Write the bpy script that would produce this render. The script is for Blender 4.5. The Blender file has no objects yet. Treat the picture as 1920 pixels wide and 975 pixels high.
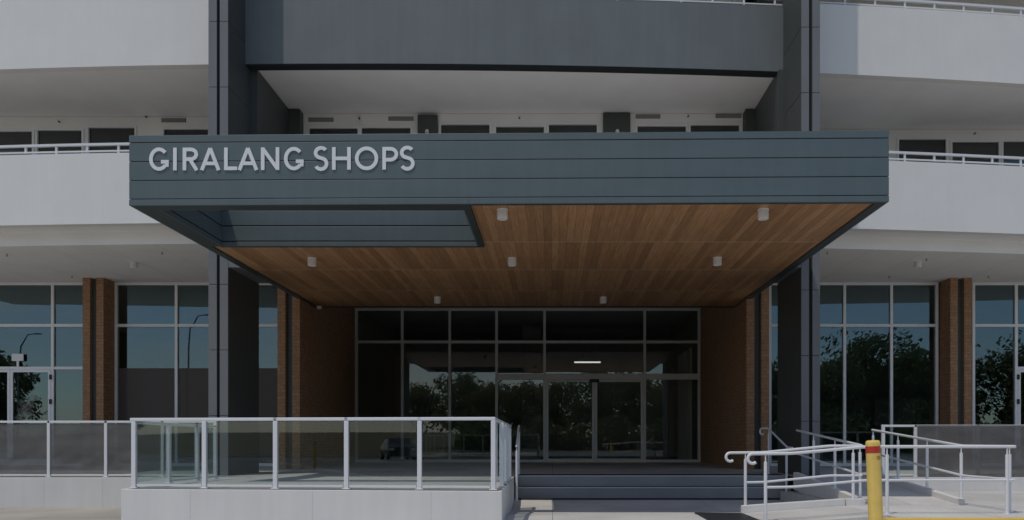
import bpy, bmesh, math, random
from mathutils import Vector, Matrix
random.seed(7)
scn = bpy.context.scene
COL = scn.collection
R = math.radians
# eye level is z = 0; the optical axis (vanishing point of everything square to the facade) is x = 0
F, CX, CY = 1450.0, 1036.0, 826.0

# ------------------------------------------------------------------ materials
def mat(name):
    m = bpy.data.materials.new(name); m.use_nodes = True
    nt = m.node_tree
    return m, nt, nt.nodes['Principled BSDF']
def N(nt, t, **kw):
    n = nt.nodes.new(t)
    for k, v in kw.items(): setattr(n, k, v)
    return n
def coords(nt, scale=(1, 1, 1)):
    tc = N(nt, 'ShaderNodeTexCoord'); mp = N(nt, 'ShaderNodeMapping')
    mp.inputs['Scale'].default_value = scale
    nt.links.new(tc.outputs['Object'], mp.inputs[0])
    return mp.outputs[0]
def ramp(nt, fac, stops):
    r = N(nt, 'ShaderNodeValToRGB')
    while len(r.color_ramp.elements) < len(stops): r.color_ramp.elements.new(.5)
    for e, (p, c) in zip(r.color_ramp.elements, stops):
        e.position = p; e.color = (*c, 1)
    nt.links.new(fac, r.inputs[0]); return r.outputs[0]
def mixc(nt, fac, a, b, mode='MIX'):
    m = N(nt, 'ShaderNodeMix', data_type='RGBA', blend_type=mode)
    for sock, v in ((m.inputs[0], fac), (m.inputs[6], a), (m.inputs[7], b)):
        if hasattr(v, 'is_linked'): nt.links.new(v, sock)
        else: sock.default_value = v if isinstance(v, (int, float)) else (*v, 1)
    return m.outputs[2]
def paint(name, col, rough=.5, var=.06, scale=(.6, .6, .6), metal=0, bump=0, streak=0, spec=.5):
    m, nt, b = mat(name)
    v = coords(nt, scale)
    n = N(nt, 'ShaderNodeTexNoise'); n.inputs['Scale'].default_value = 2.2; n.inputs['Detail'].default_value = 6
    nt.links.new(v, n.inputs['Vector'])
    lo = tuple(c * (1 - var) for c in col); hi = tuple(min(1, c * (1 + var)) for c in col)
    c = ramp(nt, n.outputs[0], [(.3, lo), (.7, hi)])
    if streak:
        v2 = coords(nt, (3.5, 3.5, .18))
        n2 = N(nt, 'ShaderNodeTexNoise'); n2.inputs['Scale'].default_value = 2.0; n2.inputs['Detail'].default_value = 4
        nt.links.new(v2, n2.inputs['Vector'])
        d = ramp(nt, n2.outputs[0], [(.42, (1 - streak,) * 3), (.6, (1, 1, 1))])
        c = mixc(nt, 1.0, c, d, 'MULTIPLY')
    nt.links.new(c, b.inputs['Base Color'])
    b.inputs['Roughness'].default_value = rough; b.inputs['Metallic'].default_value = metal
    b.inputs['Specular IOR Level'].default_value = spec
    if bump:
        n3 = N(nt, 'ShaderNodeTexNoise'); n3.inputs['Scale'].default_value = 60; n3.inputs['Detail'].default_value = 3
        nt.links.new(coords(nt), n3.inputs['Vector'])
        bp = N(nt, 'ShaderNodeBump'); bp.inputs['Strength'].default_value = bump; bp.inputs['Distance'].default_value = .01
        nt.links.new(n3.outputs[0], bp.inputs['Height']); nt.links.new(bp.outputs[0], b.inputs['Normal'])
    return m
def concrete(name, col, joint=None, rough=.85):
    m, nt, b = mat(name)
    v = coords(nt)
    n = N(nt, 'ShaderNodeTexNoise'); n.inputs['Scale'].default_value = .7; n.inputs['Detail'].default_value = 8
    n2 = N(nt, 'ShaderNodeTexNoise'); n2.inputs['Scale'].default_value = 45; n2.inputs['Detail'].default_value = 4
    nt.links.new(v, n.inputs['Vector']); nt.links.new(v, n2.inputs['Vector'])
    c1 = ramp(nt, n.outputs[0], [(.3, tuple(x * .78 for x in col)), (.68, tuple(x * 1.08 for x in col))])
    c2 = ramp(nt, n2.outputs[0], [(.3, (.85,) * 3), (.6, (1, 1, 1))])
    c = mixc(nt, 1.0, c1, c2, 'MULTIPLY')
    if joint:
        br = N(nt, 'ShaderNodeTexBrick', offset=0.0)
        for k, val in (('Scale', 1.0), ('Mortar Size', .006), ('Brick Width', joint[0]), ('Row Height', joint[1]), ('Mortar Smooth', .1)):
            br.inputs[k].default_value = val
        br.inputs['Color1'].default_value = (1, 1, 1, 1); br.inputs['Color2'].default_value = (.97, .97, .96, 1)
        br.inputs['Mortar'].default_value = (.45, .45, .45, 1)
        nt.links.new(v, br.inputs['Vector'])
        c = mixc(nt, 1.0, c, br.outputs[0], 'MULTIPLY')
    nt.links.new(c, b.inputs['Base Color'])
    b.inputs['Roughness'].default_value = rough
    bp = N(nt, 'ShaderNodeBump'); bp.inputs['Strength'].default_value = .25; bp.inputs['Distance'].default_value = .004
    nt.links.new(n2.outputs[0], bp.inputs['Height']); nt.links.new(bp.outputs[0], b.inputs['Normal'])
    return m
def brick_mat():
    m, nt, b = mat('brown brick')
    tc = N(nt, 'ShaderNodeTexCoord'); sx = N(nt, 'ShaderNodeSeparateXYZ'); cb = N(nt, 'ShaderNodeCombineXYZ')
    ad = N(nt, 'ShaderNodeMath', operation='ADD')
    L = nt.links.new
    L(tc.outputs['Object'], sx.inputs[0]); L(sx.outputs[0], ad.inputs[0]); L(sx.outputs[1], ad.inputs[1])
    L(ad.outputs[0], cb.inputs[0]); L(sx.outputs[2], cb.inputs[1])
    br = N(nt, 'ShaderNodeTexBrick', offset=.5)
    for k, v in (('Scale', 1.0), ('Mortar Size', .006), ('Brick Width', .2), ('Row Height', .09), ('Mortar Smooth', .15), ('Bias', 0.0)):
        br.inputs[k].default_value = v
    br.inputs['Color1'].default_value = (.37, .205, .112, 1); br.inputs['Color2'].default_value = (.43, .25, .145, 1)
    br.inputs['Mortar'].default_value = (.24, .155, .10, 1)
    L(cb.outputs[0], br.inputs['Vector'])
    n = N(nt, 'ShaderNodeTexNoise'); n.inputs['Scale'].default_value = 9; n.inputs['Detail'].default_value = 5
    L(tc.outputs['Object'], n.inputs['Vector'])
    c = mixc(nt, 1.0, br.outputs[0], ramp(nt, n.outputs[0], [(.3, (.78, .76, .74)), (.7, (1.05, 1.03, 1.0))]), 'MULTIPLY')
    L(c, b.inputs['Base Color']); b.inputs['Roughness'].default_value = 4.0
    bp = N(nt, 'ShaderNodeBump', invert=True); bp.inputs['Strength'].default_value = .5; bp.inputs['Distance'].default_value = .006
    L(br.outputs[1], bp.inputs['Height']); L(bp.outputs[0], b.inputs['Normal'])
    return m
def timber_mat():
    m, nt, b = mat('timber lining boards')
    L = nt.links.new
    tc = N(nt, 'ShaderNodeTexCoord'); sx = N(nt, 'ShaderNodeSeparateXYZ')
    L(tc.outputs['Object'], sx.inputs[0])
    def math_(op, a, bv):
        n = N(nt, 'ShaderNodeMath', operation=op)
        for s, v in ((n.inputs[0], a), (n.inputs[1], bv)):
            if hasattr(v, 'is_linked'): L(v, s)
            else: s.default_value = v
        return n.outputs[0]
    u = math_('DIVIDE', sx.outputs[0], .136); w = math_('DIVIDE', math_('SUBTRACT', sx.outputs[1], .05), 2.33)
    iu = math_('FLOOR', u, 0); iw = math_('FLOOR', w, 0)
    cb = N(nt, 'ShaderNodeCombineXYZ'); L(iu, cb.inputs[0]); L(iw, cb.inputs[1])
    wn = N(nt, 'ShaderNodeTexWhiteNoise'); L(cb.outputs[0], wn.inputs['Vector'])
    base = ramp(nt, wn.outputs['Value'], [(0, (.35, .192, .092)), (.45, (.455, .252, .122)), (.8, (.53, .305, .152)), (1, (.425, .232, .112))])
    mp = N(nt, 'ShaderNodeMapping'); mp.inputs['Scale'].default_value = (26, 1.1, 1)
    L(tc.outputs['Object'], mp.inputs[0])
    va = N(nt, 'ShaderNodeVectorMath', operation='ADD'); L(mp.outputs[0], va.inputs[0])
    sc = N(nt, 'ShaderNodeVectorMath', operation='SCALE'); L(wn.outputs['Color'], sc.inputs[0]); sc.inputs['Scale'].default_value = 40
    L(sc.outputs[0], va.inputs[1])
    g = N(nt, 'ShaderNodeTexNoise'); g.inputs['Scale'].default_value = 1.6; g.inputs['Detail'].default_value = 8; g.inputs['Roughness'].default_value = .65
    L(va.outputs[0], g.inputs['Vector'])
    c = mixc(nt, 1.0, base, ramp(nt, g.outputs[0], [(.3, (.66, .62, .58)), (.65, (1.08, 1.06, 1.04))]), 'MULTIPLY')
    # board gaps and sheet joints
    fu = math_('FRACT', u, 0)
    gap = math_('LESS_THAN', fu, .045)
    c = mixc(nt, math_('MULTIPLY', gap, .6), c, (.02, .011, .007))
    fw = math_('FRACT', w, 0)
    jt = math_('LESS_THAN', fw, .013)
    c = mixc(nt, math_('MULTIPLY', jt, .7), c, (.72, .55, .38))
    L(c, b.inputs['Base Color']); b.inputs['Roughness'].default_value = .55
    return m
def glass_mat(name, tint, ior, rough=0.0, film=0, filmcol=(.03, .028, .026), refl=(.93, .97, .96)):
    m = bpy.data.materials.new(name); m.use_nodes = True; nt = m.node_tree; nt.nodes.clear()
    L = nt.links.new
    out = N(nt, 'ShaderNodeOutputMaterial'); mx = N(nt, 'ShaderNodeMixShader')
    tr = N(nt, 'ShaderNodeBsdfTransparent'); tr.inputs[0].default_value = (*tint, 1)
    gl = N(nt, 'ShaderNodeBsdfGlossy'); gl.inputs['Roughness'].default_value = rough; gl.inputs['Color'].default_value = (*refl, 1)
    fr = N(nt, 'ShaderNodeFresnel')
    ge = N(nt, 'ShaderNodeNewGeometry'); io = N(nt, 'ShaderNodeMix', data_type='FLOAT')   # thin pane: both faces reflect alike
    io.inputs[2].default_value = ior; io.inputs[3].default_value = 1 / ior
    L(ge.outputs['Backfacing'], io.inputs[0]); L(io.outputs[0], fr.inputs['IOR'])
    # very slight waviness of the panes
    n = N(nt, 'ShaderNodeTexNoise'); n.inputs['Scale'].default_value = .55; n.inputs['Detail'].default_value = 1
    L(coords(nt), n.inputs['Vector'])
    bp = N(nt, 'ShaderNodeBump'); bp.inputs['Strength'].default_value = .02; bp.inputs['Distance'].default_value = .012
    L(n.outputs[0], bp.inputs['Height']); L(bp.outputs[0], gl.inputs['Normal'])
    under = tr.outputs[0]
    if film:
        df = N(nt, 'ShaderNodeBsdfDiffuse'); df.inputs[0].default_value = (*filmcol, 1)
        m2 = N(nt, 'ShaderNodeMixShader'); m2.inputs[0].default_value = film
        L(tr.outputs[0], m2.inputs[1]); L(df.outputs[0], m2.inputs[2]); under = m2.outputs[0]
    L(fr.outputs[0], mx.inputs[0]); L(under, mx.inputs[1]); L(gl.outputs[0], mx.inputs[2]); L(mx.outputs[0], out.inputs[0])
    return m
def sheet_mat(name, col, trans):
    m = bpy.data.materials.new(name); m.use_nodes = True; nt = m.node_tree; nt.nodes.clear()
    L = nt.links.new
    out = N(nt, 'ShaderNodeOutputMaterial'); tr = N(nt, 'ShaderNodeBsdfTransparent')
    pr = N(nt, 'ShaderNodeBsdfPrincipled'); mx = N(nt, 'ShaderNodeMixShader')
    n = N(nt, 'ShaderNodeTexNoise'); n.inputs['Scale'].default_value = 1.5; n.inputs['Detail'].default_value = 6
    L(coords(nt, (1, 1, 2.5)), n.inputs['Vector'])
    L(ramp(nt, n.outputs[0], [(.35, tuple(c * .8 for c in col)), (.7, tuple(c * 1.15 for c in col))]), pr.inputs['Base Color'])
    pr.inputs['Roughness'].default_value = .28
    mx.inputs[0].default_value = 1 - trans
    L(tr.outputs[0], mx.inputs[1]); L(pr.outputs[0], mx.inputs[2]); L(mx.outputs[0], out.inputs[0])
    return m
M = {}
M['white'] = paint('white render', (.79, .772, .74), .75, .02, streak=.012, bump=.05)
M['soffit'] = paint('white soffit lining', (.88, .86, .83), .8, .03)
M['joint'] = paint('plinth joint', (.56, .56, .55), .8, .03)
M['softline'] = paint('soffit joint', (.42, .41, .4), .8, .02)
M['greyrender'] = paint('grey render', (.16, .18, .186), .7, .05, streak=.05, bump=.05)
M['fascia'] = paint('blue grey cladding', (.103, .136, .143), .42, .05, (.35, .35, 1.5), streak=.04)
M['gap'] = paint('dark shadow gap', (.012, .016, .016), .8, .02)
M['trim'] = paint('dark metal trim', (.045, .058, .06), .45, .05)
M['pier'] = paint('grey pier panel', (.172, .176, .182), .5, .04, streak=.04)
M['darkclad'] = paint('charcoal cladding', (.062, .068, .066), .5, .06)
M['brick'] = brick_mat()
M['timber'] = timber_mat()
M['frame'] = paint('white aluminium frame', (.84, .83, .83), .4, .02)
M['silver'] = paint('silver anodised frame', (.76, .76, .73), .38, .04)
M['rail'] = paint('white powder coated rail', (.74, .745, .76), .35, .02)
M['plinth'] = paint('white painted plinth', (.71, .695, .67), .7, .03, streak=.03, bump=.08)
M['floor'] = concrete('grey terrace concrete', (.52, .515, .49), (2.4, 2.4))
M['pave'] = concrete('pale concrete paving', (.62, .605, .58), (3.0, 3.0))
M['pavebeige'] = concrete('beige concrete path', (.46, .43, .38), (2.2, 2.2))
M['step'] = concrete('grey step concrete', (.32, .32, .32))
M['asphalt'] = concrete('worn grey asphalt', (.19, .19, .187))
M['grass'] = concrete('dry grass verge', (.14, .12, .055))
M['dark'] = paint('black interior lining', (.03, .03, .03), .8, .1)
M['intwall'] = paint('pale interior wall', (.62, .63, .6), .8, .05)
M['intfloor'] = paint('interior floor', (.14, .14, .13), .35, .05)
M['column'] = paint('pale interior column', (.5, .49, .46), .7, .03)
M['glass'] = glass_mat('shopfront glass', (.62, .66, .65), 2.0, refl=(.70, .90, 1.0))
M['entry'] = glass_mat('entrance glass', (.78, .81, .8), 1.75)
M['upglass'] = glass_mat('apartment glass', (.3, .35, .33), 1.9)
M['balglass'] = glass_mat('balustrade glass', (.84, .89, .89), 1.62)
M['film'] = glass_mat('dark film on glass', (.15, .15, .15), 1.18, film=.9, filmcol=(.11, .092, .088))
M['sheet'] = sheet_mat('grey plastic sheet', (.135, .13, .128), .2)
M['mesh'] = sheet_mat('dark grey mesh sheet', (.135, .13, .128), .16)
M['wrap'] = sheet_mat('translucent wrap', (.22, .19, .18), .72)
M['yellow'] = paint('yellow plastic', (.80, .56, .14), .5, .09, (3, 3, 3), streak=.08)
M['yellowline'] = paint('yellow kerb paint', (.74, .50, .10), .7, .1)
M['red'] = paint('red reflective band', (.50, .035, .02), .4, .04)
M['sticker'] = paint('brown worn sticker', (.45, .25, .05), .7, .3, (30, 30, 30))
M['lampw'] = paint('white lamp body', (.78, .77, .75), .4, .02)
M['lens'] = paint('frosted lamp lens', (.6, .6, .58), .3, .02)
M['letter'] = paint('white sign letter', (.80, .80, .80), .4, .015)
M['blind'] = paint('grey green roller blind', (.22, .24, .21), .8, .04)
M['black'] = paint('black plastic', (.015, .015, .016), .5, .1)
M['tactile'] = paint('black tactile rubber', (.022, .024, .024), .6, .1)
M['grate'] = paint('dark steel grate', (.06, .065, .07), .45, .1, metal=.4)
M['nosing'] = paint('aluminium nosing', (.62, .64, .66), .35, .03, metal=.3)
M['bark'] = paint('grey brown bark', (.10, .08, .06), .9, .3, (4, 4, 1))
def leaf(name, col):
    m = paint(name, col, .55, .4, (.9, .9, .9)); nt = m.node_tree; b = nt.nodes['Principled BSDF']; L = nt.links.new
    tl = N(nt, 'ShaderNodeBsdfTranslucent'); mx = N(nt, 'ShaderNodeMixShader'); mx.inputs[0].default_value = .6
    L(b.inputs['Base Color'].links[0].from_socket, tl.inputs[0])
    L(b.outputs[0], mx.inputs[1]); L(tl.outputs[0], mx.inputs[2]); L(mx.outputs[0], nt.nodes['Material Output'].inputs[0])
    return m
M['leaf1'] = leaf('dark green leaf', (.13, .165, .07)); M['leaf2'] = leaf('olive green leaf', (.165, .18, .085))
M['pole'] = paint('galvanised pole', (.3, .31, .32), .4, .05, metal=.5)
M['car'] = paint('dark blue car paint', (.02, .028, .045), .2, .05)
M['tyre'] = paint('tyre rubber', (.015, .015, .015), .8, .1)
M['rim'] = paint('alloy rim', (.5, .5, .52), .3, .05, metal=.6)
M['carglass'] = glass_mat('car window', (.05, .06, .06), 1.6)
M['redlamp'] = paint('red tail lamp', (.4, .02, .02), .25, .03)
M['lampon'] = paint('lit batten', (.8, .8, .8), .5, .01)
bl = M['lampon'].node_tree.nodes['Principled BSDF']; bl.inputs['Emission Color'].default_value = (1, .98, .94, 1); bl.inputs['Emission Strength'].default_value = 1.6

# ------------------------------------------------------------------ mesh helpers
class MB:
    def __init__(s): s.v = []; s.f = []
    def quad(s, a, b, c, d):
        i = len(s.v); s.v += [tuple(a), tuple(b), tuple(c), tuple(d)]; s.f.append((i, i + 1, i + 2, i + 3)); return s
    def hexa(s, p):            # p: 8 points, bottom ring (4) then top ring (4)
        i = len(s.v); s.v += [tuple(q) for q in p]
        for f in ((3, 2, 1, 0), (4, 5, 6, 7), (0, 1, 5, 4), (1, 2, 6, 5), (2, 3, 7, 6), (3, 0, 4, 7)):
            s.f.append(tuple(i + k for k in f))
        return s
    def box(s, x0, x1, y0, y1, z0, z1):
        return s.hexa([(x0, y0, z0), (x1, y0, z0), (x1, y1, z0), (x0, y1, z0), (x0, y0, z1), (x1, y0, z1), (x1, y1, z1), (x0, y1, z1)])
    def prism(s, poly, z0, z1):   # poly in xy
        n = len(poly); i = len(s.v)
        s.v += [(x, y, z0) for x, y in poly] + [(x, y, z1) for x, y in poly]
        s.f.append(tuple(i + k for k in range(n))[::-1]); s.f.append(tuple(i + n + k for k in range(n)))
        for k in range(n): s.f.append((i + k, i + (k + 1) % n, i + n + (k + 1) % n, i + n + k))
        return s
    def tube(s, pts, r, n=10, r2=None):
        pts = [Vector(p) for p in pts]; m = len(pts); rings = []
        up = None
        for k in range(m):
            d = (pts[min(k + 1, m - 1)] - pts[max(k - 1, 0)]).normalized()
            if up is None:
                up = Vector((0, 0, 1)) if abs(d.z) < .9 else Vector((1, 0, 0))
            a = d.cross(up)
            if a.length < 1e-4: a = d.orthogonal()
            a.normalize(); b = a.cross(d).normalized(); up = b
            rr = r if r2 is None else r + (r2 - r) * k / (m - 1)
            i = len(s.v)
            for q in range(n):
                t = 2 * math.pi * q / n
                s.v.append(tuple(pts[k] + a * (rr * math.cos(t)) + b * (rr * math.sin(t))))
            rings.append(i)
        for k in range(m - 1):
            for q in range(n):
                s.f.append((rings[k] + q, rings[k] + (q + 1) % n, rings[k + 1] + (q + 1) % n, rings[k + 1] + q))
        s.f.append(tuple(rings[0] + q for q in range(n))[::-1]); s.f.append(tuple(rings[-1] + q for q in range(n)))
        return s
    def lathe(s, c, prof, n=24):   # prof: (r, z)
        rings = []
        for r, z in prof:
            i = len(s.v)
            for q in range(n):
                t = 2 * math.pi * q / n; s.v.append((c[0] + r * math.cos(t), c[1] + r * math.sin(t), c[2] + z))
            rings.append(i)
        for k in range(len(prof) - 1):
            for q in range(n):
                s.f.append((rings[k] + q, rings[k] + (q + 1) % n, rings[k + 1] + (q + 1) % n, rings[k + 1] + q))
        s.f.append(tuple(rings[0] + q for q in range(n))[::-1]); s.f.append(tuple(rings[-1] + q for q in range(n)))
        return s
_pr = random.Random(11)
def panebox(mb, x0, x1, y0, y1, z0, z1):
    a, b = _pr.uniform(-.0016, .0016), _pr.uniform(-.0012, .0012)
    o = [(-a - b), (a - b), (a - b), (-a - b), (-a + b), (a + b), (a + b), (-a + b)]
    p = [(x0, y0, z0), (x1, y0, z0), (x1, y1, z0), (x0, y1, z0), (x0, y0, z1), (x1, y0, z1), (x1, y1, z1), (x0, y1, z1)]
    return mb.hexa([(q[0], q[1] + d, q[2]) for q, d in zip(p, o)])
def wloc(o):
    v = Vector((0, 0, 0))
    while o is not None: v += o.location; o = o.parent
    return v
def build(name, mb, m, parent=None, smooth=False, bevel=0, loc=None, label=None):
    """mesh given in world coordinates; stored relative to its parent / its own base"""
    off = wloc(parent) if parent else Vector(loc) if loc is not None else Vector((0, 0, 0))
    me = bpy.data.meshes.new(name)
    me.from_pydata([tuple(Vector(v) - off) for v in mb.v], [], mb.f); me.update()
    bm = bmesh.new(); bm.from_mesh(me); bmesh.ops.recalc_face_normals(bm, faces=bm.faces); bm.to_mesh(me); bm.free()
    me.materials.append(M[m])
    if smooth:
        for p in me.polygons: p.use_smooth = True
        try: me.set_sharp_from_angle(angle=R(35))
        except Exception: pass
    o = bpy.data.objects.new(name, me); COL.objects.link(o)
    if parent: o.parent = parent
    elif loc is not None: o.location = loc
    if bevel:
        b = o.modifiers.new('bevel', 'BEVEL'); b.width = bevel; b.segments = 2; b.limit_method = 'ANGLE'; b.angle_limit = R(40)
    if label: o['label'] = label
    return o
def thing(name, loc, label, cat, group=None):
    o = bpy.data.objects.new(name, None); COL.objects.link(o); o.location = loc
    o.empty_display_size = .2
    return tag(o, label, cat, group)
def tag(o, label, cat, group=None, kind=None):
    o['label'] = label; o['category'] = cat
    if group: o['group'] = group
    if kind: o['kind'] = kind
    return o
def struct(name, mb, m, label=None, kind='structure'):
    o = build(name, mb, m)
    o['kind'] = kind
    if label: o['label'] = label; o['category'] = name.split('_')[-1]
    return o
def copy_tree(o, parent=None):
    c = o.copy(); COL.objects.link(c); c.parent = parent
    for ch in list(o.children): copy_tree(ch, c)
    return c

# ------------------------------------------------------------------ camera, sun, sky
cam = bpy.data.cameras.new('camera'); co = bpy.data.objects.new('camera', cam); COL.objects.link(co)
co.location = (0, 0, 0); co.rotation_euler = (R(90), 0, 0)
cam.sensor_width = 36; cam.lens = F / 1920 * 36
cam.shift_x = -(CX - 960) / 1920; cam.shift_y = (CY - 487.5) / 1920
cam.clip_start = .1; cam.clip_end = 3000
scn.camera = co
SUN = Vector((.288, .30, -1)).normalized()
sl = bpy.data.lights.new('sun', 'SUN'); so = bpy.data.objects.new('sun', sl); COL.objects.link(so)
so.rotation_euler = SUN.to_track_quat('-Z', 'Y').to_euler(); so.location = (-30, -40, 80)
sl.energy = 2.6; sl.angle = R(.5); sl.color = (1, .93, .83)
w = bpy.data.worlds.new('World'); scn.world = w; w.use_nodes = True
nt = w.node_tree; bg = nt.nodes['Background']
sky = N(nt, 'ShaderNodeTexSky', sky_type='NISHITA'); sky.sun_disc = False
sky.sun_elevation = math.asin(-SUN.z); sky.sun_rotation = math.atan2(-SUN.x, -SUN.y)
sky.air_density = 1.0; sky.dust_density = .35; sky.ozone_density = 1.6
tc = N(nt, 'ShaderNodeTexCoord'); mp = N(nt, 'ShaderNodeMapping'); mp.inputs['Scale'].default_value = (1.6, 1.6, 5.5)
mp.inputs['Location'].default_value = (2.3, .4, .2)
cn = N(nt, 'ShaderNodeTexNoise'); cn.inputs['Scale'].default_value = 1.5; cn.inputs['Detail'].default_value = 7; cn.inputs['Roughness'].default_value = .55
nt.links.new(tc.outputs['Generated'], mp.inputs[0]); nt.links.new(mp.outputs[0], cn.inputs['Vector'])
cr = N(nt, 'ShaderNodeValToRGB'); cr.color_ramp.elements[0].position = .40; cr.color_ramp.elements[1].position = .70
cr.color_ramp.elements[1].color = (.8, .8, .8, 1)
sxz = N(nt, 'ShaderNodeSeparateXYZ'); nt.links.new(tc.outputs['Generated'], sxz.inputs[0])
mr = N(nt, 'ShaderNodeMapRange'); mr.inputs['From Min'].default_value = .25; mr.inputs['From Max'].default_value = -.15
mr.inputs['To Min'].default_value = .1; mr.inputs['To Max'].default_value = 1.0
nt.links.new(sxz.outputs[0], mr.inputs['Value'])
nt.links.new(cn.outputs[0], cr.inputs[0])
cm = N(nt, 'ShaderNodeMath', operation='MULTIPLY'); nt.links.new(cr.outputs[0], cm.inputs[0]); nt.links.new(mr.outputs[0], cm.inputs[1])
cl = N(nt, 'ShaderNodeMix', data_type='RGBA'); cl.inputs[7].default_value = (6.6, 6.5, 6.4, 1)
nt.links.new(cm.outputs[0], cl.inputs[0]); nt.links.new(sky.outputs[0], cl.inputs[6])
nt.links.new(cl.outputs[2], bg.inputs[0]); bg.inputs[1].default_value = .15
scn.view_settings.view_transform = 'Standard'; scn.view_settings.look = 'None'; scn.view_settings.gamma = 1
scn.view_settings.use_curve_mapping = False
scn.view_settings.exposure = -.6
scn.render.engine = 'CYCLES'
scn.cycles.max_bounces = 10; scn.cycles.transparent_max_bounces = 24; scn.cycles.glossy_bounces = 5; scn.cycles.diffuse_bounces = 5
scn.cycles.sample_clamp_indirect = 6; scn.cycles.caustics_reflective = False; scn.cycles.caustics_refractive = False
scn.cycles.use_denoising = True

# ------------------------------------------------------------------ levels
TF = -.74            # terrace floor level
Z1, Z2, Z3 = 4.84, 8.355, 11.87
ZG = 4.56            # suspended shop-front soffit
def yf(x): return 17.13 + .0042 * (x + 4.3) ** 2
def P(y):            # fall of the paving towards the steps
    pts = [(-200, -1.32), (8, -1.28), (10.2, -1.15), (12, -1.15), (13.6, -1.255), (14.9, -1.265), (15.9, -1.2), (40, -1.2)]
    for (a, za), (b, zb) in zip(pts, pts[1:]):
        if y <= b: return za + (zb - za) * (y - a) / (b - a)
    return pts[-1][1]

# ------------------------------------------------------------------ ground
g = MB()
g.quad((-900, -900, -1.62), (900, -900, -1.62), (900, 900, -1.62), (-900, 900, -1.62)); struct('ground', g, 'grass')
g = MB()
g.quad((-90, -34, -1.30), (90, -34, -1.30), (90, -1.0, -1.30), (-90, -1.0, -1.30)); struct('road', g, 'asphalt')
g = MB(); g.quad((-90, -1.0, -1.30), (90, -1.0, -1.30), (90, 10.2, -1.30), (-90, 10.2, -1.30)); struct('forecourt', g, 'pave')  # pale ground out of frame, added to bounce sunlight onto the soffits
def grid(mb, xs, ys, fz):
    i0 = len(mb.v); nx = len(xs)
    for y in ys:
        for x in xs: mb.v.append((x, y, fz(x, y)))
    for j in range(len(ys) - 1):
        for i in range(nx - 1):
            a = i0 + j * nx + i; mb.f.append((a, a + 1, a + nx + 1, a + nx))
g = MB()
ys = [10.2, 10.8, 11.4, 12.0, 12.4, 12.8, 13.2, 13.6, 14.2, 14.9, 15.4, 15.9, 16.2, 17, 19, 24]
grid(g, [-6.2, -5, -3, -1, 1, 3, 4.6, 4.96], ys, lambda x, y: P(y))
g.quad((-6.2, 10.2, -1.15), (4.96, 10.2, -1.15), (4.96, 10.2, -1.31), (-6.2, 10.2, -1.31))
struct('pavement', g, 'pave')
g = MB()
g.quad((-90, 10.2, -1.30), (-6.2, 10.2, -1.30), (-6.2, 24, -1.44), (-90, 24, -1.44)); struct('path', g, 'pavebeige')
# right-hand footpath slab, level with the ramp landing
g = MB(); g.box(4.62, 90, 10.302, 15.68, -1.5, -1.03); struct('footpath', g, 'pave')
g = MB(); g.box(4.4, 12, 10.16, 10.3, -1.42, -1.024)
k = build('kerb', g, 'yellowline', bevel=.02); k['kind'] = 'structure'
# white bay marking and double line on the road behind the viewpoint
g = MB()
for a in (0, .28):
    g.quad((-26 + a, -26, -1.294), (-25.86 + a, -26, -1.294), (-6.86 + a, -2, -1.294), (-7 + a, -2, -1.294))
for x in range(-40, 40, 3):
    g.quad((x, -33.0, -1.294), (x + .12, -33.0, -1.294), (x + .12, -28.2, -1.294), (x, -28.2, -1.294))
struct('road_markings', g, 'lens')
g = MB(); g.box(-90, 90, -34.2, -34, -1.5, -1.16); k = build('kerb', g, 'pave'); k['kind'] = 'structure'
g = MB(); grid(g, [-90, -60, -30, 0, 30, 60, 90], [-110, -80, -60, -45, -34.2], lambda x, y: -1.18 + max(0, (-34.2 - y)) * .035)
struct('grass_bank', g, 'grass')

# ------------------------------------------------------------------ terrace, plinths, steps
g = MB()
g.quad((-6.0, 10.9, -.672), (-.72, 10.45, -.672), (-.78, 15.9, -.738), (-6.0, 15.9, -.738))
g.quad((-18, 15.64, TF), (-6.0, 15.64, TF), (-6.0, 15.9, TF), (-18, 15.9, TF))
g.quad((-18, 15.9, TF), (-.78, 15.9, TF), (-.78, 16.33, TF), (-18, 16.33, TF))
g.quad((-18, 16.33, TF), (18, 16.33, TF), (18, 26.5, TF), (-18, 26.5, TF))
g.quad((4.96, 15.7, TF), (18, 15.7, TF), (18, 16.33, TF), (4.96, 16.33, TF))
struct('terrace_floor', g, 'floor')
t = thing('plinth_wall', (-3.3, 10.7, -1.4), 'white rendered plinth wall under the front glass balustrade', 'wall', 'white plinth walls of the terrace')
g = MB(); g.hexa([(-6.06, 10.86, -1.5), (-.68, 10.40, -1.5), (-.79, 15.95, -1.5), (-6.06, 15.95, -1.5),
                  (-6.06, 10.86, -.68), (-.68, 10.40, -.68), (-.79, 15.95, -.748), (-6.06, 15.95, -.748)])
build('wall_body', g, 'plinth', t, bevel=.008)
g = MB()
for x in (-5.05, -3.3, -1.65):
    y = 10.86 - (x + 6.06) * .0855 - .0015
    g.quad((x, y, -1.5), (x + .006, y, -1.5), (x + .006, y, -.69), (x, y, -.69))
build('control_joint', g, 'joint', t)
t = thing('plinth_wall', (-11, 15.6, -1.5), 'low white plinth wall set back at the left under the sheeted balustrade', 'wall', 'white plinth walls of the terrace')
g = MB(); g.box(-18, -6.07, 15.58, 15.9, -1.6, TF - .006); build('wall_body', g, 'plinth', t, bevel=.008)
g = MB()
for x in (-10.25, -9.07, -12.6):
    g.quad((x, 15.578, -1.5), (x + .006, 15.578, -1.5), (x + .006, 15.578, TF - .02), (x, 15.578, TF - .02))
build('control_joint', g, 'joint', t)
t = thing('plinth_wall', (11, 15.7, -1.03), 'low white plinth wall at the right beyond the ramp', 'wall', 'white plinth walls of the terrace')
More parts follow.
